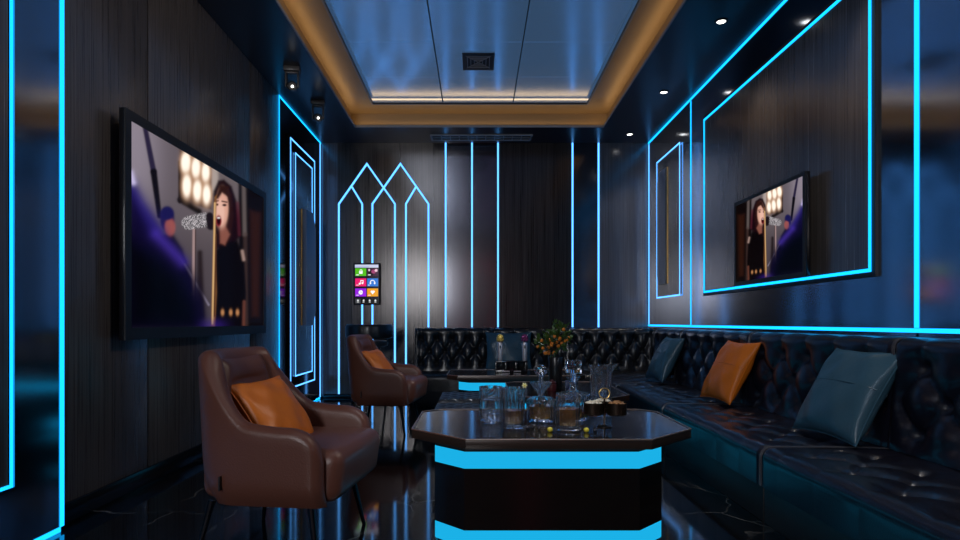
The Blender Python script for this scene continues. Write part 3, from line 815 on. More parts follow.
# ------------------------------------------------------------------ armchair
def armchair_parts():
    t = thing('armchair', '', 'armchair')
    w, xf, xb_, xc = .312, .262, -.250, -.055
    # plan path of the outer shell, near arm -> back -> far arm (facing +x)
    path = []
    n1, n2 = 16, 44
    for i in range(n1): path.append((xf+(xc-xf)*i/n1, -w))
    for i in range(n2+1):
        th = -PI/2-PI*i/n2
        c, s = math.cos(th), math.sin(th); e = 2/2.5
        path.append((xc+(xc-xb_)*(-(abs(c)**e)) , w*(1 if s > 0 else -1)*abs(s)**e))
    for i in range(1, n1+1): path.append((xc+(xf-xc)*i/n1, w))
    P = [Vector(p) for p in path]; k = len(P)
    z0 = .235
    bm = bmesh.new(); rings = []
    def section(p, nrm, th, h, B, shrink=1.):
        pts = []
        lean = Vector((-.055*B, 0)); flare = .03*(1-B)
        def pos(off, z):
            zr = (z-z0)/.55
            q = p+nrm*(off+flare*zr-.035*(1-min(1, (z-z0)/.09))**2*1.0)+lean*zr
            q.y *= 1-.17*B*max(0, zr-.3)
            return (q.x, q.y, z)
        nz = 9
        mid = -th/2; ht = th/2*shrink
        top = h-ht
        for i in range(nz+1): pts.append(pos(mid+ht, z0+(top-z0)*i/nz))
        for i in range(1, 8):
            a = PI*i/8; pts.append(pos(mid+ht*math.cos(a), top+ht*math.sin(a)))
        for i in range(nz+1): pts.append(pos(mid-ht, top-(top-.30)*i/nz))
        return pts
    dists = [0.]
    for i in range(1, k): dists.append(dists[-1]+(P[i]-P[i-1]).length)
    tot = dists[-1]
    for i, p in enumerate(P):
        d = (P[min(i+1, k-1)]-P[max(i-1, 0)]).normalized()
        nrm = Vector((d.y, -d.x))
        if nrm.dot(p-Vector((.0, 0))) < 0: nrm = -nrm
        e = min(dists[i], tot-dists[i])       # distance from the arm front
        B = sm((e-.24)/.17)
        H = sm((e-.26)/.21)
        hh = .535+(.788-.535)*H-.012*math.sin(PI*min(1, e/.26))*(1-H)
        # the back top corner is rounded down towards its sides
        cen = abs(dists[i]-tot/2)/(tot/2)
        R = .13
        if e < R: hh -= R-math.sqrt(max(0, R*R-(R-e)**2)) if e < R else 0
        hh = max(hh, .36)
        th = .072+.012*B
        sh = math.sqrt(max(.04, 1-(1-min(1, e/.035))**2))
        rings.append([bm.verts.new(q) for q in section(p, nrm, th, hh, B, sh)])
    m = len(rings[0])
    for i in range(k-1):
        for j in range(m-1): bm.faces.new((rings[i][j], rings[i+1][j], rings[i+1][j+1], rings[i][j+1]))
    bm.faces.new(rings[0]); bm.faces.new(rings[-1][::-1])
    finish('shell', bm, M['brown_leather'], t, 60)
    # seat cushion
    bm = bmesh.new(); box(bm, -.22, .335, -.262, .262, .245, .435, .05, 5)
    for v in bm.verts:
        v.co.z += .018*max(0, 1-((v.co.x-.05)/.3)**2)*max(0, 1-(v.co.y/.26)**2)*(1 if v.co.z > .33 else 0)
        if v.co.x > .2: v.co.x -= .02*abs(v.co.y/.262)**2
        if v.co.x > .2 and v.co.z < .33: v.co.x -= .012
    finish('seat_cushion', bm, M['brown_leather'], t, 60)
    bx('underframe', -.17, .23, -.235, .235, .222, .262, M['brown_leather'], t, .015, 3)
    # inner back cushion with a horizontal fold
    bm = bmesh.new(); n = 22; g = []
    for i in range(n+1):
        row = []
        for j in range(n+1):
            u = -1+2*i/n; v = j/n
            wid = .200*(1-.22*sm((v-.55)/.45))
            y = u*wid; z = .40+.355*v
            xx = -.172-.055*(z-z0)/.55+.045*u*u
            bul = .055*((1-u**4)**.5)*((1-(2*v-1)**6)**.5)
            fold = .020*math.exp(-((z-.665)/.010)**2)*max(0, 1-u*u*1.3)
            row.append(bm.verts.new((xx+bul-fold-.012, y, z)))
        g.append(row)
    for i in range(n):
        for j in range(n): bm.faces.new((g[i][j], g[i+1][j], g[i+1][j+1], g[i][j+1]))
    finish('back_cushion', bm, M['brown_leather'], t, 80)
    for sx, sy in ((1, 1), (1, -1), (-1, 1), (-1, -1)):
        bm = bmesh.new(); tube(bm, [(sx*.19, sy*.225, .235), (sx*.235, sy*.265, 0)], [.013, .008], 10)
        finish('leg', bm, M['darkmetal'], t)
    bx('tag', -.106, -.101, -.326, -.308, .300, .350, M['black'], t)
    return t
ch1 = armchair_parts()
ch1.location = (-.765, 2.42, 0); ch1.rotation_euler.z = math.radians(-7)
ch2 = dup(ch1)
ch2.location = (-.77, 5.02, 0); ch2.rotation_euler.z = math.radians(-7)
for c_, lab in ((ch1, 'large brown leather armchair in the left foreground below the television'),
                (ch2, 'brown leather armchair farther back, in front of the bar stool')):
    tag(c_, lab, 'armchair', 'brown leather armchairs')
def chair_pillow(c_, label, sd):
    a = math.radians(-7); R2 = Matrix.Rotation(a, 3, 'Z')
    ctr = Vector(c_.location)+R2 @ Vector((-.048, -.01, .525))
    return pillow(label, M['orange_leather'], ctr, R2 @ Vector((-.18, -.98, -.02)), R2 @ Vector((-.60, -.0, .80)), .33, .33, .12, sd, False)
chair_pillow(ch1, 'orange leather pillow in the near brown armchair', 5)
chair_pillow(ch2, 'orange leather pillow in the far brown armchair', 6)

# ------------------------------------------------------------------ bar stool
def bar_stool():
    t = thing('bar_stool', 'black leather barrel-back bar stool behind the far armchair', 'bar stool', (-1.15, 6.40, 0), math.radians(8))
    bm = bmesh.new(); lathe(bm, [(0, .70), (.17, .70), (.195, .692), (.20, .67), (.195, .645), (.17, .635), (0, .635)], 36)
    finish('seat', bm, M['black_leather'], t, 50)
    bm = bmesh.new(); rings = []
    n = 40
    for i in range(n+1):
        a = math.radians(160+220*i/n); c, s = math.cos(a), math.sin(a)
        rr = []
        for j in range(16):
            q = 2*PI*j/16; pr = math.cos(q)*.020; pz = math.sin(q)
            pz = math.copysign(abs(pz)**.45, pz)*.075
            ch_ = .004*abs(math.sin(PI*(i/n)*9))
            r_ = .228+pr+(ch_ if pr > 0 else 0)
            rr.append(bm.verts.new((r_*c, r_*s, .795+pz)))
        rings.append(rr)
    for i in range(n):
        for j in range(16): bm.faces.new((rings[i][j], rings[i][(j+1) % 16], rings[i+1][(j+1) % 16], rings[i+1][j]))
    bm.faces.new(rings[0]); bm.faces.new(rings[-1][::-1])
    finish('backrest', bm, M['black_leather'], t, 50)
    for a in (190, 270, 350):
        c, s = math.cos(math.radians(a)), math.sin(math.radians(a))
        bm = bmesh.new(); tube(bm, [(.185*c, .185*s, .67), (.224*c, .224*s, .74)], .009, 8); finish('back_post', bm, M['darkmetal'], t)
    for a in (45, 135, 225, 315):
        c, s = math.cos(math.radians(a)), math.sin(math.radians(a))
        bm = bmesh.new(); tube(bm, [(.15*c, .15*s, .64), (.245*c, .245*s, 0)], .011, 10); finish('leg', bm, M['darkmetal'], t)
    bm = bmesh.new(); pts = []
    for a in (45, 135, 225, 315):
        c, s = math.cos(math.radians(a)), math.sin(math.radians(a)); pts.append((.212*c, .212*s, .215))
    tube(bm, pts, .009, 8, closed=True); finish('footrest', bm, M['darkmetal'], t)
bar_stool()

# ------------------------------------------------------------------ tables
TZ = .455
def octa(x0, x1, y0, y1, cf, cb):
    return [(x0+cf, y0), (x1-cf, y0), (x1, y0+cf), (x1, y1-cb), (x1-cb, y1), (x0+cb, y1), (x0, y1-cb), (x0, y0+cf)]
def coffee_table(label, x0, x1, y0, y1, cf, cb, inset, lights=True):
    cx, cy = (x0+x1)/2, (y0+y1)/2
    t = thing('coffee_table', label, 'coffee table', (cx, cy, 0), 0, None)
    def loc(p): return [(x-cx, y-cy) for x, y in p]
    o = loc(octa(x0, x1, y0, y1, cf, cb)); i_ = loc(octa(x0+.004, x1-.004, y0+.004, y1-.004, cf, cb))
    bm = bmesh.new(); prism(bm, i_, TZ-.033, TZ); finish('tabletop', bm, M['table'], t, 0)
    # bronze rim around the top
    bm = bmesh.new(); n = len(o)
    a = [bm.verts.new((x, y, TZ-.036)) for x, y in o]; b = [bm.verts.new((x, y, TZ+.002)) for x, y in o]
    inn = loc(octa(x0+.006, x1-.006, y0+.006, y1-.006, cf-.001, cb-.001))
    c = [bm.verts.new((x, y, TZ+.002)) for x, y in inn]; d = [bm.verts.new((x, y, TZ-.036)) for x, y in inn]
    for k in range(n):
        m = (k+1) % n
        bm.faces.new((a[k], a[m], b[m], b[k])); bm.faces.new((b[k], b[m], c[m], c[k])); bm.faces.new((c[k], c[m], d[m], d[k])); bm.faces.new((d[k], d[m], a[m], a[k]))
    es = [e for e in bm.edges]
    bmesh.ops.bevel(bm, geom=es, offset=.0012, segments=2, profile=.5, affect='EDGES')
    finish('rim', bm, M['bronze_rim'], t, 30)
    bm = bmesh.new(); tube(bm, [(x, y, TZ+.001) for x, y in o], .0032, 8, closed=True); finish('edge_line', bm, M['edge_line'], t, 40)
    bp = (x0+inset, x1-inset*1.3, y0+.10, y1-.10)
    cfb, cbb = min(cf, .123), cb
    def lay(nm, za, zb, mt, grow=0.):
        p = loc(octa(bp[0]-grow, bp[1]+grow, bp[2]-grow, bp[3]+grow, cfb, cbb))
        bm = bmesh.new(); prism(bm, p, za, zb); finish(nm, bm, M[mt], t, 0)
    lay('plinth', 0, .014, 'black', -.01)
    lay('light_band', .014, .083, 'led_table')
    lay('base', .083, .324, 'tablebase', .001)
    lay('light_band', .324, .389, 'led_table')
    lay('neck', .389, TZ-.033, 'black', -.002)
    return t
M['bronze_rim'] = pbr('dark brown table edge', (.045, .030, .024), .30, .3)
M['edge_line'] = pbr('thin copper edge', (.62, .46, .38), .30, .9)
coffee_table('large dark octagonal coffee table in the foreground carrying the crystal glassware', -.267, .879, 2.237, 3.01, .225, .075, .095)
coffee_table('dark chamfered coffee table in the middle carrying the potted fruit plant', .205, .916, 3.39, 4.40, .22, .075, .095)
coffee_table('dark coffee table farthest back carrying the microphone holder', -.249, .897, 4.89, 5.52, .09, .075, .095)

def ottoman(label, x0, x1, y0, y1):
    t = thing('ottoman', label, 'ottoman', ((x0+x1)/2, (y0+y1)/2, 0), 0, 'small tufted ottomans')
    w, d = (x1-x0), (y1-y0)
    bm = bmesh.new(); nx, ny = 44, 34; g = []; spots = {}
    for i in range(nx+1):
        row = []
        for j in range(ny+1):
            x = w*i/nx; y = d*j/ny
            h, dist, si, qi = tuft_h(x-.05, y-.05, .055, .065)
            e = min(x, w-x, y, d-y); k = sm(e/.03)
            bxp, byp = .05+.055*(si+qi), .05+.065*(si-qi)
            z = .36-.016*(1-h)*k-.03*(1-math.sqrt(1-(1-min(1, e/.03))**2))
            if .03 < bxp < w-.03 and .03 < byp < d-.03:
                z -= .008*math.exp(-(dist/.014)**2); spots[(si, qi)] = (bxp, byp)
            row.append(bm.verts.new((x-w/2, y-d/2, z)))
        g.append(row)
    for i in range(nx):
        for j in range(ny): bm.faces.new((g[i][j], g[i+1][j], g[i+1][j+1], g[i][j+1]))
    rim = [g[i][0] for i in range(nx)]+[g[nx][j] for j in range(ny)]+[g[i][ny] for i in range(nx, 0, -1)]+[g[0][j] for j in range(ny, 0, -1)]
    low = [bm.verts.new((v.co.x, v.co.y, .27)) for v in rim]
    for k in range(len(rim)):
        m = (k+1) % len(rim); bm.faces.new((rim[k], low[k], low[m], rim[m]))
    bm.faces.new(low)
    o = finish('cushion', bm, M['black_leather'], t, 50)
    for (p, q) in spots.values():
        bo = bpy.data.objects.new('button', BTN2); C.objects.link(bo); bo.parent = o; bo.location = (p-w/2, q-d/2, .344)
    bx('base', -w/2+.02, w/2-.02, -d/2+.02, d/2-.02, .02, .27, M['black'], t, .006)
    for sx in (-1, 1):
        for sy in (-1, 1): bx('foot', sx*(w/2-.05)-.015, sx*(w/2-.05)+.015, sy*(d/2-.05)-.015, sy*(d/2-.05)+.015, 0, .02, M['darkmetal'], t)
bm = bmesh.new(); lathe(bm, [(0, .006), (.006, .0055), (.010, .001), (.0105, -.003), (0, -.006)], 12)
_b = finish('button', bm, M['steel']); BTN2 = _b.data; bpy.data.objects.remove(_b)
ottoman('small black tufted ottoman just behind the near coffee table, nearer of two', -.275, .165, 3.66, 4.03)
ottoman('small black tufted ottoman in front of the farthest table, farther of two', -.275, .165, 4.20, 4.66)

# ------------------------------------------------------------------ table things
def glass_obj(name, label, cat, x, y, z=TZ):
    return thing(name, label, cat, (x, y, z+.0008))
def vessel(bm, outer, wall, base, **k):
    """closed glass wall: outer profile up, inner profile back down"""
    inner = [(max(.001, r-wall), max(z, base)) for r, z in outer[::-1]]
    inner = [p for i, p in enumerate(inner) if i == 0 or p != inner[i-1]]
    prof = [(0, outer[0][1])]+outer
    lathe(bm, prof+inner+[(0, base)], **k)
GA = glass_obj('crystal_tumbler', 'wide clear crystal tumbler, leftmost of the glassware on the near table', 'glass', .0616, 2.64)
bm = bmesh.new(); vessel(bm, [(.046, 0), (.050, .006), (.052, .012), (.052, .05), (.052, .10), (.052, .148), (.0515, .155)], .005, .016, n=144, rib=.09, nrib=12, ribrange=(.01, .15))
finish('bowl', bm, M['glass'], GA, 30)
for k, z in enumerate((.045, .105)):
    bm = bmesh.new(); lathe(bm, [(.0515, z-.004), (.0545, z), (.0515, z+.004), (.0505, z)], 48, closed=True); finish('cut_band', bm, M['glass'], GA, 30)
bm = bmesh.new(); box(bm, -.030, .030, -.008, .008, -.015, .015, .003, 2, Matrix.Rotation(math.radians(-34), 4, 'Y'))
ib = finish('glass_slab', bm, M['glass'], None, 30); ib.location = (.052, 2.574, TZ+.128)
tag(ib, 'small tilted rectangular glass piece leaning at the leftmost tumbler', 'glass piece')
ib.location = (.055, 2.5735, TZ+.132)

GB = glass_obj('fluted_glass', 'tall fluted clear glass with some amber drink, second from left', 'glass', .155, 2.512)
bm = bmesh.new(); vessel(bm, [(.052, 0), (.053, .004), (.044, .012), (.0445, .03), (.046, .10), (.047, .160), (.0465, .165)], .004, .018, n=192, rib=.13, nrib=16, ribrange=(.011, .16))
finish('bowl', bm, M['glass'], GB, 30)
bm = bmesh.new(); lathe(bm, [(0, .0185), (.0340, .0185), (.0350, .07), (0, .07)], 40); finish('drink', bm, M['whisky'], GB, 30)

GD = glass_obj('ball_stopper_decanter', 'crystal whisky decanter with round ball stopper, half full of amber spirit', 'decanter', .284, 2.667)
prof = [(.060, 0), (.064, .006), (.065, .02), (.065, .085), (.062, .098), (.045, .106), (.016, .110), (.013, .116), (.022, .132), (.038, .152), (.050, .170), (.0505, .173)]
bm = bmesh.new(); vessel(bm, prof, .0045, .014, n=168, rib=.10, nrib=14, ribrange=(.015, .175))
finish('body', bm, M['glass'], GD, 30)
bm = bmesh.new(); lathe(bm, [(0, .0145), (.0530, .0145), (.0530, .068), (0, .068)], 48); finish('spirit', bm, M['whisky'], GD, 30)
bm = bmesh.new(); bmesh.ops.create_icosphere(bm, subdivisions=2, radius=.029)
for v in bm.verts: v.co.z += .222
lathe(bm, [(0, .165), (.012, .166), (.010, .190), (.014, .198), (0, .199)], 20)
finish('stopper', bm, M['glass'], GD, 0)

GS = glass_obj('square_stopper_decanter', 'wide shouldered crystal decanter with square block stopper', 'decanter', .437, 2.722)
prof = [(.070, 0), (.074, .006), (.075, .02), (.074, .085), (.078, .10), (.080, .108), (.076, .116), (.045, .122), (.024, .128), (.018, .140), (.017, .155), (.024, .175), (.032, .188), (.031, .192)]
bm = bmesh.new(); vessel(bm, prof, .0045, .014, n=192, rib=.09, nrib=16, ribrange=(.012, .12))
finish('body', bm, M['glass'], GS, 30)
bm = bmesh.new(); lathe(bm, [(0, .0145), (.062, .0145), (.062, .05), (0, .05)], 48); finish('spirit', bm, M['whisky'], GS, 30)
bm = bmesh.new(); box(bm, -.034, .034, -.030, .030, .208, .266, .006, 2); lathe(bm, [(0, .16), (.011, .16), (.014, .20), (.02, .209), (0, .2095)], 20)
finish('stopper', bm, M['glass'], GS, 30)

GC = glass_obj('whisky_glass', 'ribbed whisky tumbler with amber drink in front of the square stopper decanter', 'glass', .371, 2.444)
bm = bmesh.new(); vessel(bm, [(.050, 0), (.0525, .004), (.0525, .010), (.047, .016), (.048, .05), (.049, .10), (.050, .134), (.0495, .139)], .004, .022, n=168, rib=.10, nrib=14, ribrange=(.015, .13))
finish('bowl', bm, M['glass'], GC, 30)
bm = bmesh.new(); lathe(bm, [(0, .0225), (.0385, .0225), (.0395, .088), (0, .088)], 40); finish('drink', bm, M['whisky'], GC, 30)

GJ = glass_obj('crystal_jug', 'tall fluted crystal jug with a pouring lip behind the snack stand', 'jug', .574, 2.78)
bm = bmesh.new(); vessel(bm, [(.046, 0), (.050, .006), (.048, .02), (.049, .10), (.051, .20), (.053, .236), (.0525, .241)], .004, .014, n=156, rib=.11, nrib=12, ribrange=(.015, .20))
for v in bm.verts:
    if v.co.z > .20:
        k = sm((v.co.z-.20)/.04); a = math.atan2(v.co.y, v.co.x)
        if abs(a) < .6: v.co.x += .028*k*math.cos(a/.6*PI/2); v.co.z += .006*k*math.cos(a/.6*PI/2)
finish('body', bm, M['glass'], GJ, 40)

# three-bowl snack stand
SS = glass_obj('snack_stand', 'dark bronze snack stand with ring handle and small bowls', 'snack stand', .534, 2.514)
bm = bmesh.new(); lathe(bm, [(0, 0), (.030, 0), (.030, .003), (.006, .008), (.004, .012), (.004, .118), (0, .119)], 24); finish('pole', bm, M['bronze_bowl'], SS)
bm = bmesh.new(); tube(bm, [(.022*math.cos(2*PI*i/24), 0, .140+.022*math.sin(2*PI*i/24)) for i in range(24)], .0024, 8, closed=True); finish('ring_handle', bm, M['goldline'], SS)
rs = random.Random(11)
for a, nm, lab, mt in ((200, 'popcorn', 'white popcorn heaped in the left bowl of the snack stand', 'cream'), (-32, 'nuts', 'brown roasted nuts in the right bowl of the snack stand', 'nut'), (84, 'popcorn', 'white popcorn heaped in the rear bowl of the snack stand', 'cream')):
    c, s = .053*math.cos(math.radians(a)), .053*math.sin(math.radians(a))
    bm = bmesh.new(); lathe(bm, [(0, .054), (.036, .054), (.0395, .058), (.041, .104), (.0395, .1045), (.038, .060), (0, .058)], 32, off=(c, s, 0)); finish('bowl', bm, M['bronze_bowl'], SS)
    bm = bmesh.new(); tube(bm, [(0, 0, .075), (c*.28, s*.28, .075)], .0035, 6); finish('bracket', bm, M['bronze_bowl'], SS)
    bm = bmesh.new()
    for k in range(70):
        rr = .034*math.sqrt(rs.random()); q = rs.random()*2*PI
        zz = .094+.012*(1-(rr/.034)**2)+rs.random()*.006
        m = Matrix.Translation((rr*math.cos(q), rr*math.sin(q), zz)) @ Matrix.Rotation(rs.random()*3, 4, 'X') @ Matrix.Diagonal((rs.uniform(.7, 1.2), rs.uniform(.7, 1.2), rs.uniform(.6, 1), 1))
        bmesh.ops.create_icosphere(bm, subdivisions=1, radius=.0052 if mt == 'cream' else .0045, matrix=m)
    lathe(bm, [(0, .062), (.036, .062), (.036, .092), (0, .094)], 20)
    o = finish(nm, bm, M[mt], None, 60); o.location = (.534+c, 2.514+s, TZ+.001)
    tag(o, lab, 'snack', None, 'stuff')

def ball(name, label, cat, x, y, r_, mat, group=None, stem=None):
    bm = bmesh.new(); bmesh.ops.create_uvsphere(bm, u_segments=20, v_segments=12, radius=r_)
    for v in bm.verts: v.co.z *= .9
    o = finish(name, bm, mat, None, 80); o.location = (x, y, TZ+r_*.9)
    tag(o, label, cat, group)
    if stem:
        bm = bmesh.new(); tube(bm, [(0, 0, r_*.8), (stem[0]*.5, stem[1]*.5, r_*1.1), stem], .0014, 6); finish('stem', bm, M['wooden_stem'], o)
    return o
ball('yellow_fruit', 'small yellow fruit on the near table edge, left of the whisky tumbler', 'fruit', .292, 2.40, .011, M['yellow'], 'small yellow fruits', (-.006, .002, .016))
ball('yellow_fruit', 'small yellow fruit on the near table edge, at the foot of the whisky tumbler', 'fruit', .436, 2.39, .011, M['yellow'], 'small yellow fruits', (.006, .002, .016))
for k, (x, y, lab) in enumerate(((.206, 2.45, 'dark berry beside the foot of the fluted glass, leftmost of a trio'), (.229, 2.46, 'dark berry in the middle of a trio left of the yellow fruit'), (.252, 2.44, 'dark berry nearest the left yellow fruit'), (.470, 2.395, 'single dark berry right of the yellow fruit at the tumbler'))):
    ball('berry', lab, 'berry', x, y, .008, M['berry'], 'dark berries on the near table', (.012, .0, .012))
# blossom on the rim of the fluted glass
bl = thing('blossom', 'pale yellow blossom hooked on the rim of the fluted glass', 'flower', (.198, 2.50, TZ+.168)); bl.scale = (.72, .72, .72)
for k in range(6):
    a = 2*PI*k/6; bm = bmesh.new()
    bmesh.ops.create_icosphere(bm, subdivisions=2, radius=1, matrix=Matrix.Translation((.009*math.cos(a), .003*math.sin(k), .010+.009*math.sin(a))) @ Matrix.Rotation(-a, 4, 'Y') @ Matrix.Diagonal((.008, .003, .005, 1)))
    finish('petal', bm, M['petal'], bl, 80)
bm = bmesh.new(); bmesh.ops.create_icosphere(bm, subdivisions=2, radius=.005, matrix=Matrix.Translation((0, -.003, .010))); finish('flower_centre', bm, M['yellow'], bl, 80)
bm = bmesh.new(); tube(bm, [(0, 0, .008), (-.001, .002, -.006), (-.004, .004, -.024)], .0013, 6); finish('stem', bm, M['leaf'], bl)

# potted kumquat on the middle table
PX, PY = .515, 3.94
pl = thing('potted_kumquat', 'small potted orange tree in a tall black pot', 'plant', (PX, PY, TZ+.001))
bm = bmesh.new(); lathe(bm, [(0, 0), (.040, 0), (.042, .004), (.044, .15), (.046, .205), (.044, .21), (.041, .205), (.040, .19), (0, .188)], 32); finish('pot', bm, M['pot'], pl)
bm = bmesh.new()
rp = random.Random(5)
tips = []
tube(bm, [(0, 0, .18), (.004, 0, .23), (0, .003, .27)], [.006, .005, .004], 8)
for k in range(16):
    a = rp.random()*2*PI; el = rp.uniform(.1, 1.2); ln = rp.uniform(.05, .12)
    e = Vector((ln*math.cos(a)*math.cos(el)*1.05-.01, ln*math.sin(a)*math.cos(el), .27+ln*math.sin(el)*1.25))
    tube(bm, [(0, .002, .25), (e.x*.5, e.y*.5, .25+(e.z-.25)*.6), tuple(e)], [.003, .002, .001], 6); tips.append(e)
finish('branches', bm, M['wooden_stem'], pl)
bm = bmesh.new()
def leaf(bm, p, d, L, wd):
    d = d.normalized(); s = d.cross(Vector((rp.uniform(-1, 1), rp.uniform(-1, 1), rp.uniform(.2, 1)))).normalized(); nrm = s.cross(d)
    pts = [(0, 0), (.3, .8), (.6, 1), (1, 0)]
    mid = [bm.verts.new(p+d*(L*t)-nrm*(L*.18*t*t)) for t, _ in pts]
    lft = [bm.verts.new(p+d*(L*t)+s*(wd*w_)+nrm*(wd*.25)-nrm*(L*.18*t*t)) for t, w_ in pts[1:3]]
    rgt = [bm.verts.new(p+d*(L*t)-s*(wd*w_)+nrm*(wd*.25)-nrm*(L*.18*t*t)) for t, w_ in pts[1:3]]
    bm.faces.new((mid[0], lft[0], mid[1])); bm.faces.new((mid[1], lft[0], lft[1], mid[2])); bm.faces.new((mid[2], lft[1], mid[3]))
    bm.faces.new((mid[0], mid[1], rgt[0])); bm.faces.new((mid[1], mid[2], rgt[1], rgt[0])); bm.faces.new((mid[2], mid[3], rgt[1]))
def crown_pt():
    while True:
        p = Vector((rp.uniform(-1, 1), rp.uniform(-1, 1), rp.uniform(-1, 1)))
        if .25 < p.length < 1: break
    q = Vector((p.x*.115-.012, p.y*.10, .300+p.z*.085))
    if p.x > 0.0: q.z += .02+.04*rp.random()*(1-abs(p.x-.35))
    return q, p
for k in range(330):
    q, p = crown_pt(); leaf(bm, q, p+Vector((0, 0, .5)), rp.uniform(.020, .036), rp.uniform(.006, .010))
for k in range(26):
    q = Vector((rp.gauss(.028, .016), rp.gauss(0, .015), rp.uniform(.36, .425))); leaf(bm, q, Vector((rp.uniform(-.6, .6), rp.uniform(-.6, .6), 1)), rp.uniform(.02, .036), .008)
finish('foliage', bm, M['leaf'], pl, 60)
for k in range(24):
    q, p = crown_pt(); q.y = -abs(q.y)-.01; q.z -= .012
    bm = bmesh.new(); bmesh.ops.create_icosphere(bm, subdivisions=2, radius=.0118, matrix=Matrix.Translation(q)); finish('fruit', bm, M['fruit'], pl, 80)
# small boxes beside the pot
mb = thing('lidded_jar', 'small maroon lidded jar in front of the black plant pot', 'jar', (.478, 3.83, TZ))
bm = bmesh.new(); lathe(bm, [(0, 0), (.027, 0), (.029, .004), (.029, .040), (.026, .044), (0, .044)], 28); finish('body', bm, M['maroon'], mb)
bm = bmesh.new(); lathe(bm, [(0, .0445), (.024, .0445), (.029, .052), (.024, .062), (.012, .064), (.010, .072), (0, .073)], 28); finish('lid', bm, M['maroon'], mb)
kb = thing('small_box', 'small dark blue box right of the black plant pot', 'box', (.625, 4.02, TZ))
bx('body', -.032, .032, -.022, .022, 0, .036, M['darkblue'], kb, .002); bx('lid', -.0335, .0335, -.0235, .0235, .0365, .048, M['darkblue'], kb, .002)

# microphone holder on the far table
mx_, my_ = .30, 5.26
mh = thing('microphone_holder', 'clear and black microphone charging stand on the farthest table', 'microphone stand', (mx_, my_, TZ+.0005))
bx('base', -.140, .140, -.055, .055, 0, .022, M['blackgloss'], mh, .003)
bx('top_plate', -.142, .142, -.055, .055, .088, .100, M['blackgloss'], mh, .003)
bx('back_plate', -.12, .12, .030, .040, .022, .088, M['blackgloss'], mh)
for x in (-.130, -.045, .045, .130): bx('pillar', x-.010, x+.010, -.045, .045, .022, .088, M['blackgloss'], mh, .002)
for x in (-.05, .05): bx('display_strip', x-.032, x+.032, -.0565, -.055, .006, .017, M['steel'], mh)
def mic(x, mat, label):
    t = thing('microphone', label, 'microphone', (x, my_, TZ+.101), 0, 'microphones in the holder')
    bm = bmesh.new(); lathe(bm, [(0, 0), (.018, 0), (.021, .01), (.023, .10), (.024, .150), (.019, .165), (0, .166)], 28); finish('handle', bm, M['silver'], t)
    bm = bmesh.new(); lathe(bm, [(.024, .1665), (.031, .172), (.033, .185), (.031, .206), (.024, .222), (.012, .230), (0, .232)], 28); finish('grille', bm, mat, t)
    bx('switch', -.006, .006, -.0265, -.020, .108, .135, M['black'], t, .002)
    bm = bmesh.new(); lathe(bm, [(.030, .176), (.0345, .178), (.0345, .184), (.030, .186)], 28, closed=True); finish('grille_ring', bm, mat, t)
mic(.2025, M['gold_mic'], 'silver microphone with a gold head, left one in the holder')
mic(.418, M['purple_mic'], 'silver microphone with a purple head, right one in the holder')

# ------------------------------------------------------------------ lamps
def area(name, loc, direction, sx, sy, energy, col, along=(0, 0, 1)):
    """rectangular lamp shining along direction; sy is measured along the given axis"""
    l = bpy.data.lights.new(name, 'AREA'); l.shape = 'RECTANGLE'; l.size = sx; l.size_y = sy; l.energy = energy; l.color = col
    o = bpy.data.objects.new(name, l); C.objects.link(o)
    Z = -Vector(direction).normalized(); Y = Vector(along); Y = (Y-Z*Y.dot(Z)).normalized(); X = Y.cross(Z)
    m = Matrix((X, Y, Z)).transposed().to_4x4(); m.translation = Vector(loc); o.matrix_world = m
    return o
def spot(name, loc, target, energy, size, col, soft=.05):
    l = bpy.data.lights.new(name, 'SPOT'); l.energy = energy; l.spot_size = math.radians(size); l.spot_blend = .8; l.color = col; l.shadow_soft_size = soft
    o = bpy.data.objects.new(name, l); C.objects.link(o); o.location = loc
    o.rotation_euler = (Vector(target)-Vector(loc)).to_track_quat('-Z', 'Y').to_euler()
warm = (1., .64, .30)
Lc = cy1-cy0
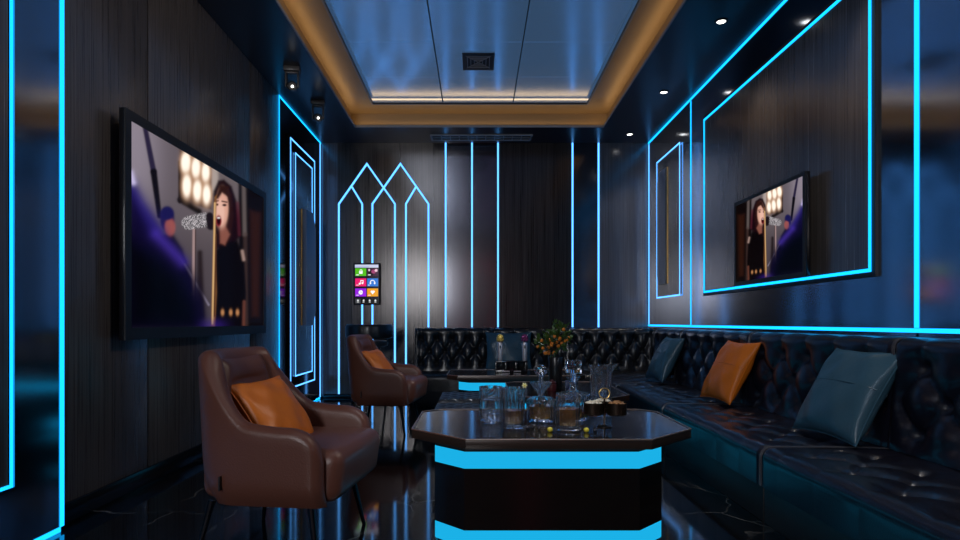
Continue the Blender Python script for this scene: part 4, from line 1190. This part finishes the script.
ym = (cy0+cy1)/2
area('cove_lamp', (cx0-.028, ym, ZC+.03), (.55, 0, 1), .03, Lc, 2.8, warm, (0, 1, 0))
area('cove_lamp', (cx1+.028, ym, ZC+.03), (-.55, 0, 1), .03, Lc, 2.8, warm, (0, 1, 0))
area('cove_lamp', ((cx0+cx1)/2, cy1+.028, ZC+.03), (0, -.55, 1), .03, 2.6, .8, warm, (1, 0, 0))
# unseen lamp added on the rear wall, for a white glow reflected opposite
area('rear_lamp', (-1.5, YF+.05, 1.95), (.12, 1, 0), .6, 1.3, 68, (.92, .95, 1.))
# further downlights of the row, out of view; the last is added chair fill
for x, y, p in ((1.71, 2.9, 34), (1.71, 1.6, 34), (-.35, 1.5, 10)):
    spot('downlight_lamp', (x, y, ZC-.02), (x, y, 0), p, 80, (1, .9, .8))
spot('chair_fill', (1.45, 2.2, ZC-.03), (-.45, 2.45, .4), 62, 34, (1, .86, .74))  # added spot without a fitting, brightens the near armchair and its pillow
spot('left_wall_fill', (1.25, 2.6, ZC-.03), (-1.83, 3.3, 2.1), 75, 75, (1, .88, .80), .12)  # added fill with no fixture, lifts the veneer of the left wall
spot('chair_fill', (1.3, 4.6, ZC-.03), (-.6, 5.0, .45), 75, 32, (1, .86, .74))  # likewise added, for the far armchair and pillow
spot('table_fill', (.3, 2.75, ZC-.03), (.3, 2.65, 0), 80, 46, (.85, .92, 1.), .06)  # unseen spot added to light the glassware
spot('table_fill', (.3, 4.6, ZC-.03), (.3, 4.6, 0), 60, 50, (.85, .92, 1.), .06)  # another added spot, over the tables farther back

w = bpy.data.worlds.new('world'); sc.world = w; w.use_nodes = True
w.node_tree.nodes['Background'].inputs[0].default_value = (.01, .015, .03, 1)
sc.view_settings.view_transform = 'Standard'
sc.view_settings.look = 'None'
sc.cycles.caustics_reflective = False; sc.cycles.caustics_refractive = True
sc.cycles.sample_clamp_indirect = 6.
sc.cycles.max_bounces = 10; sc.cycles.transmission_bounces = 10; sc.cycles.glossy_bounces = 5
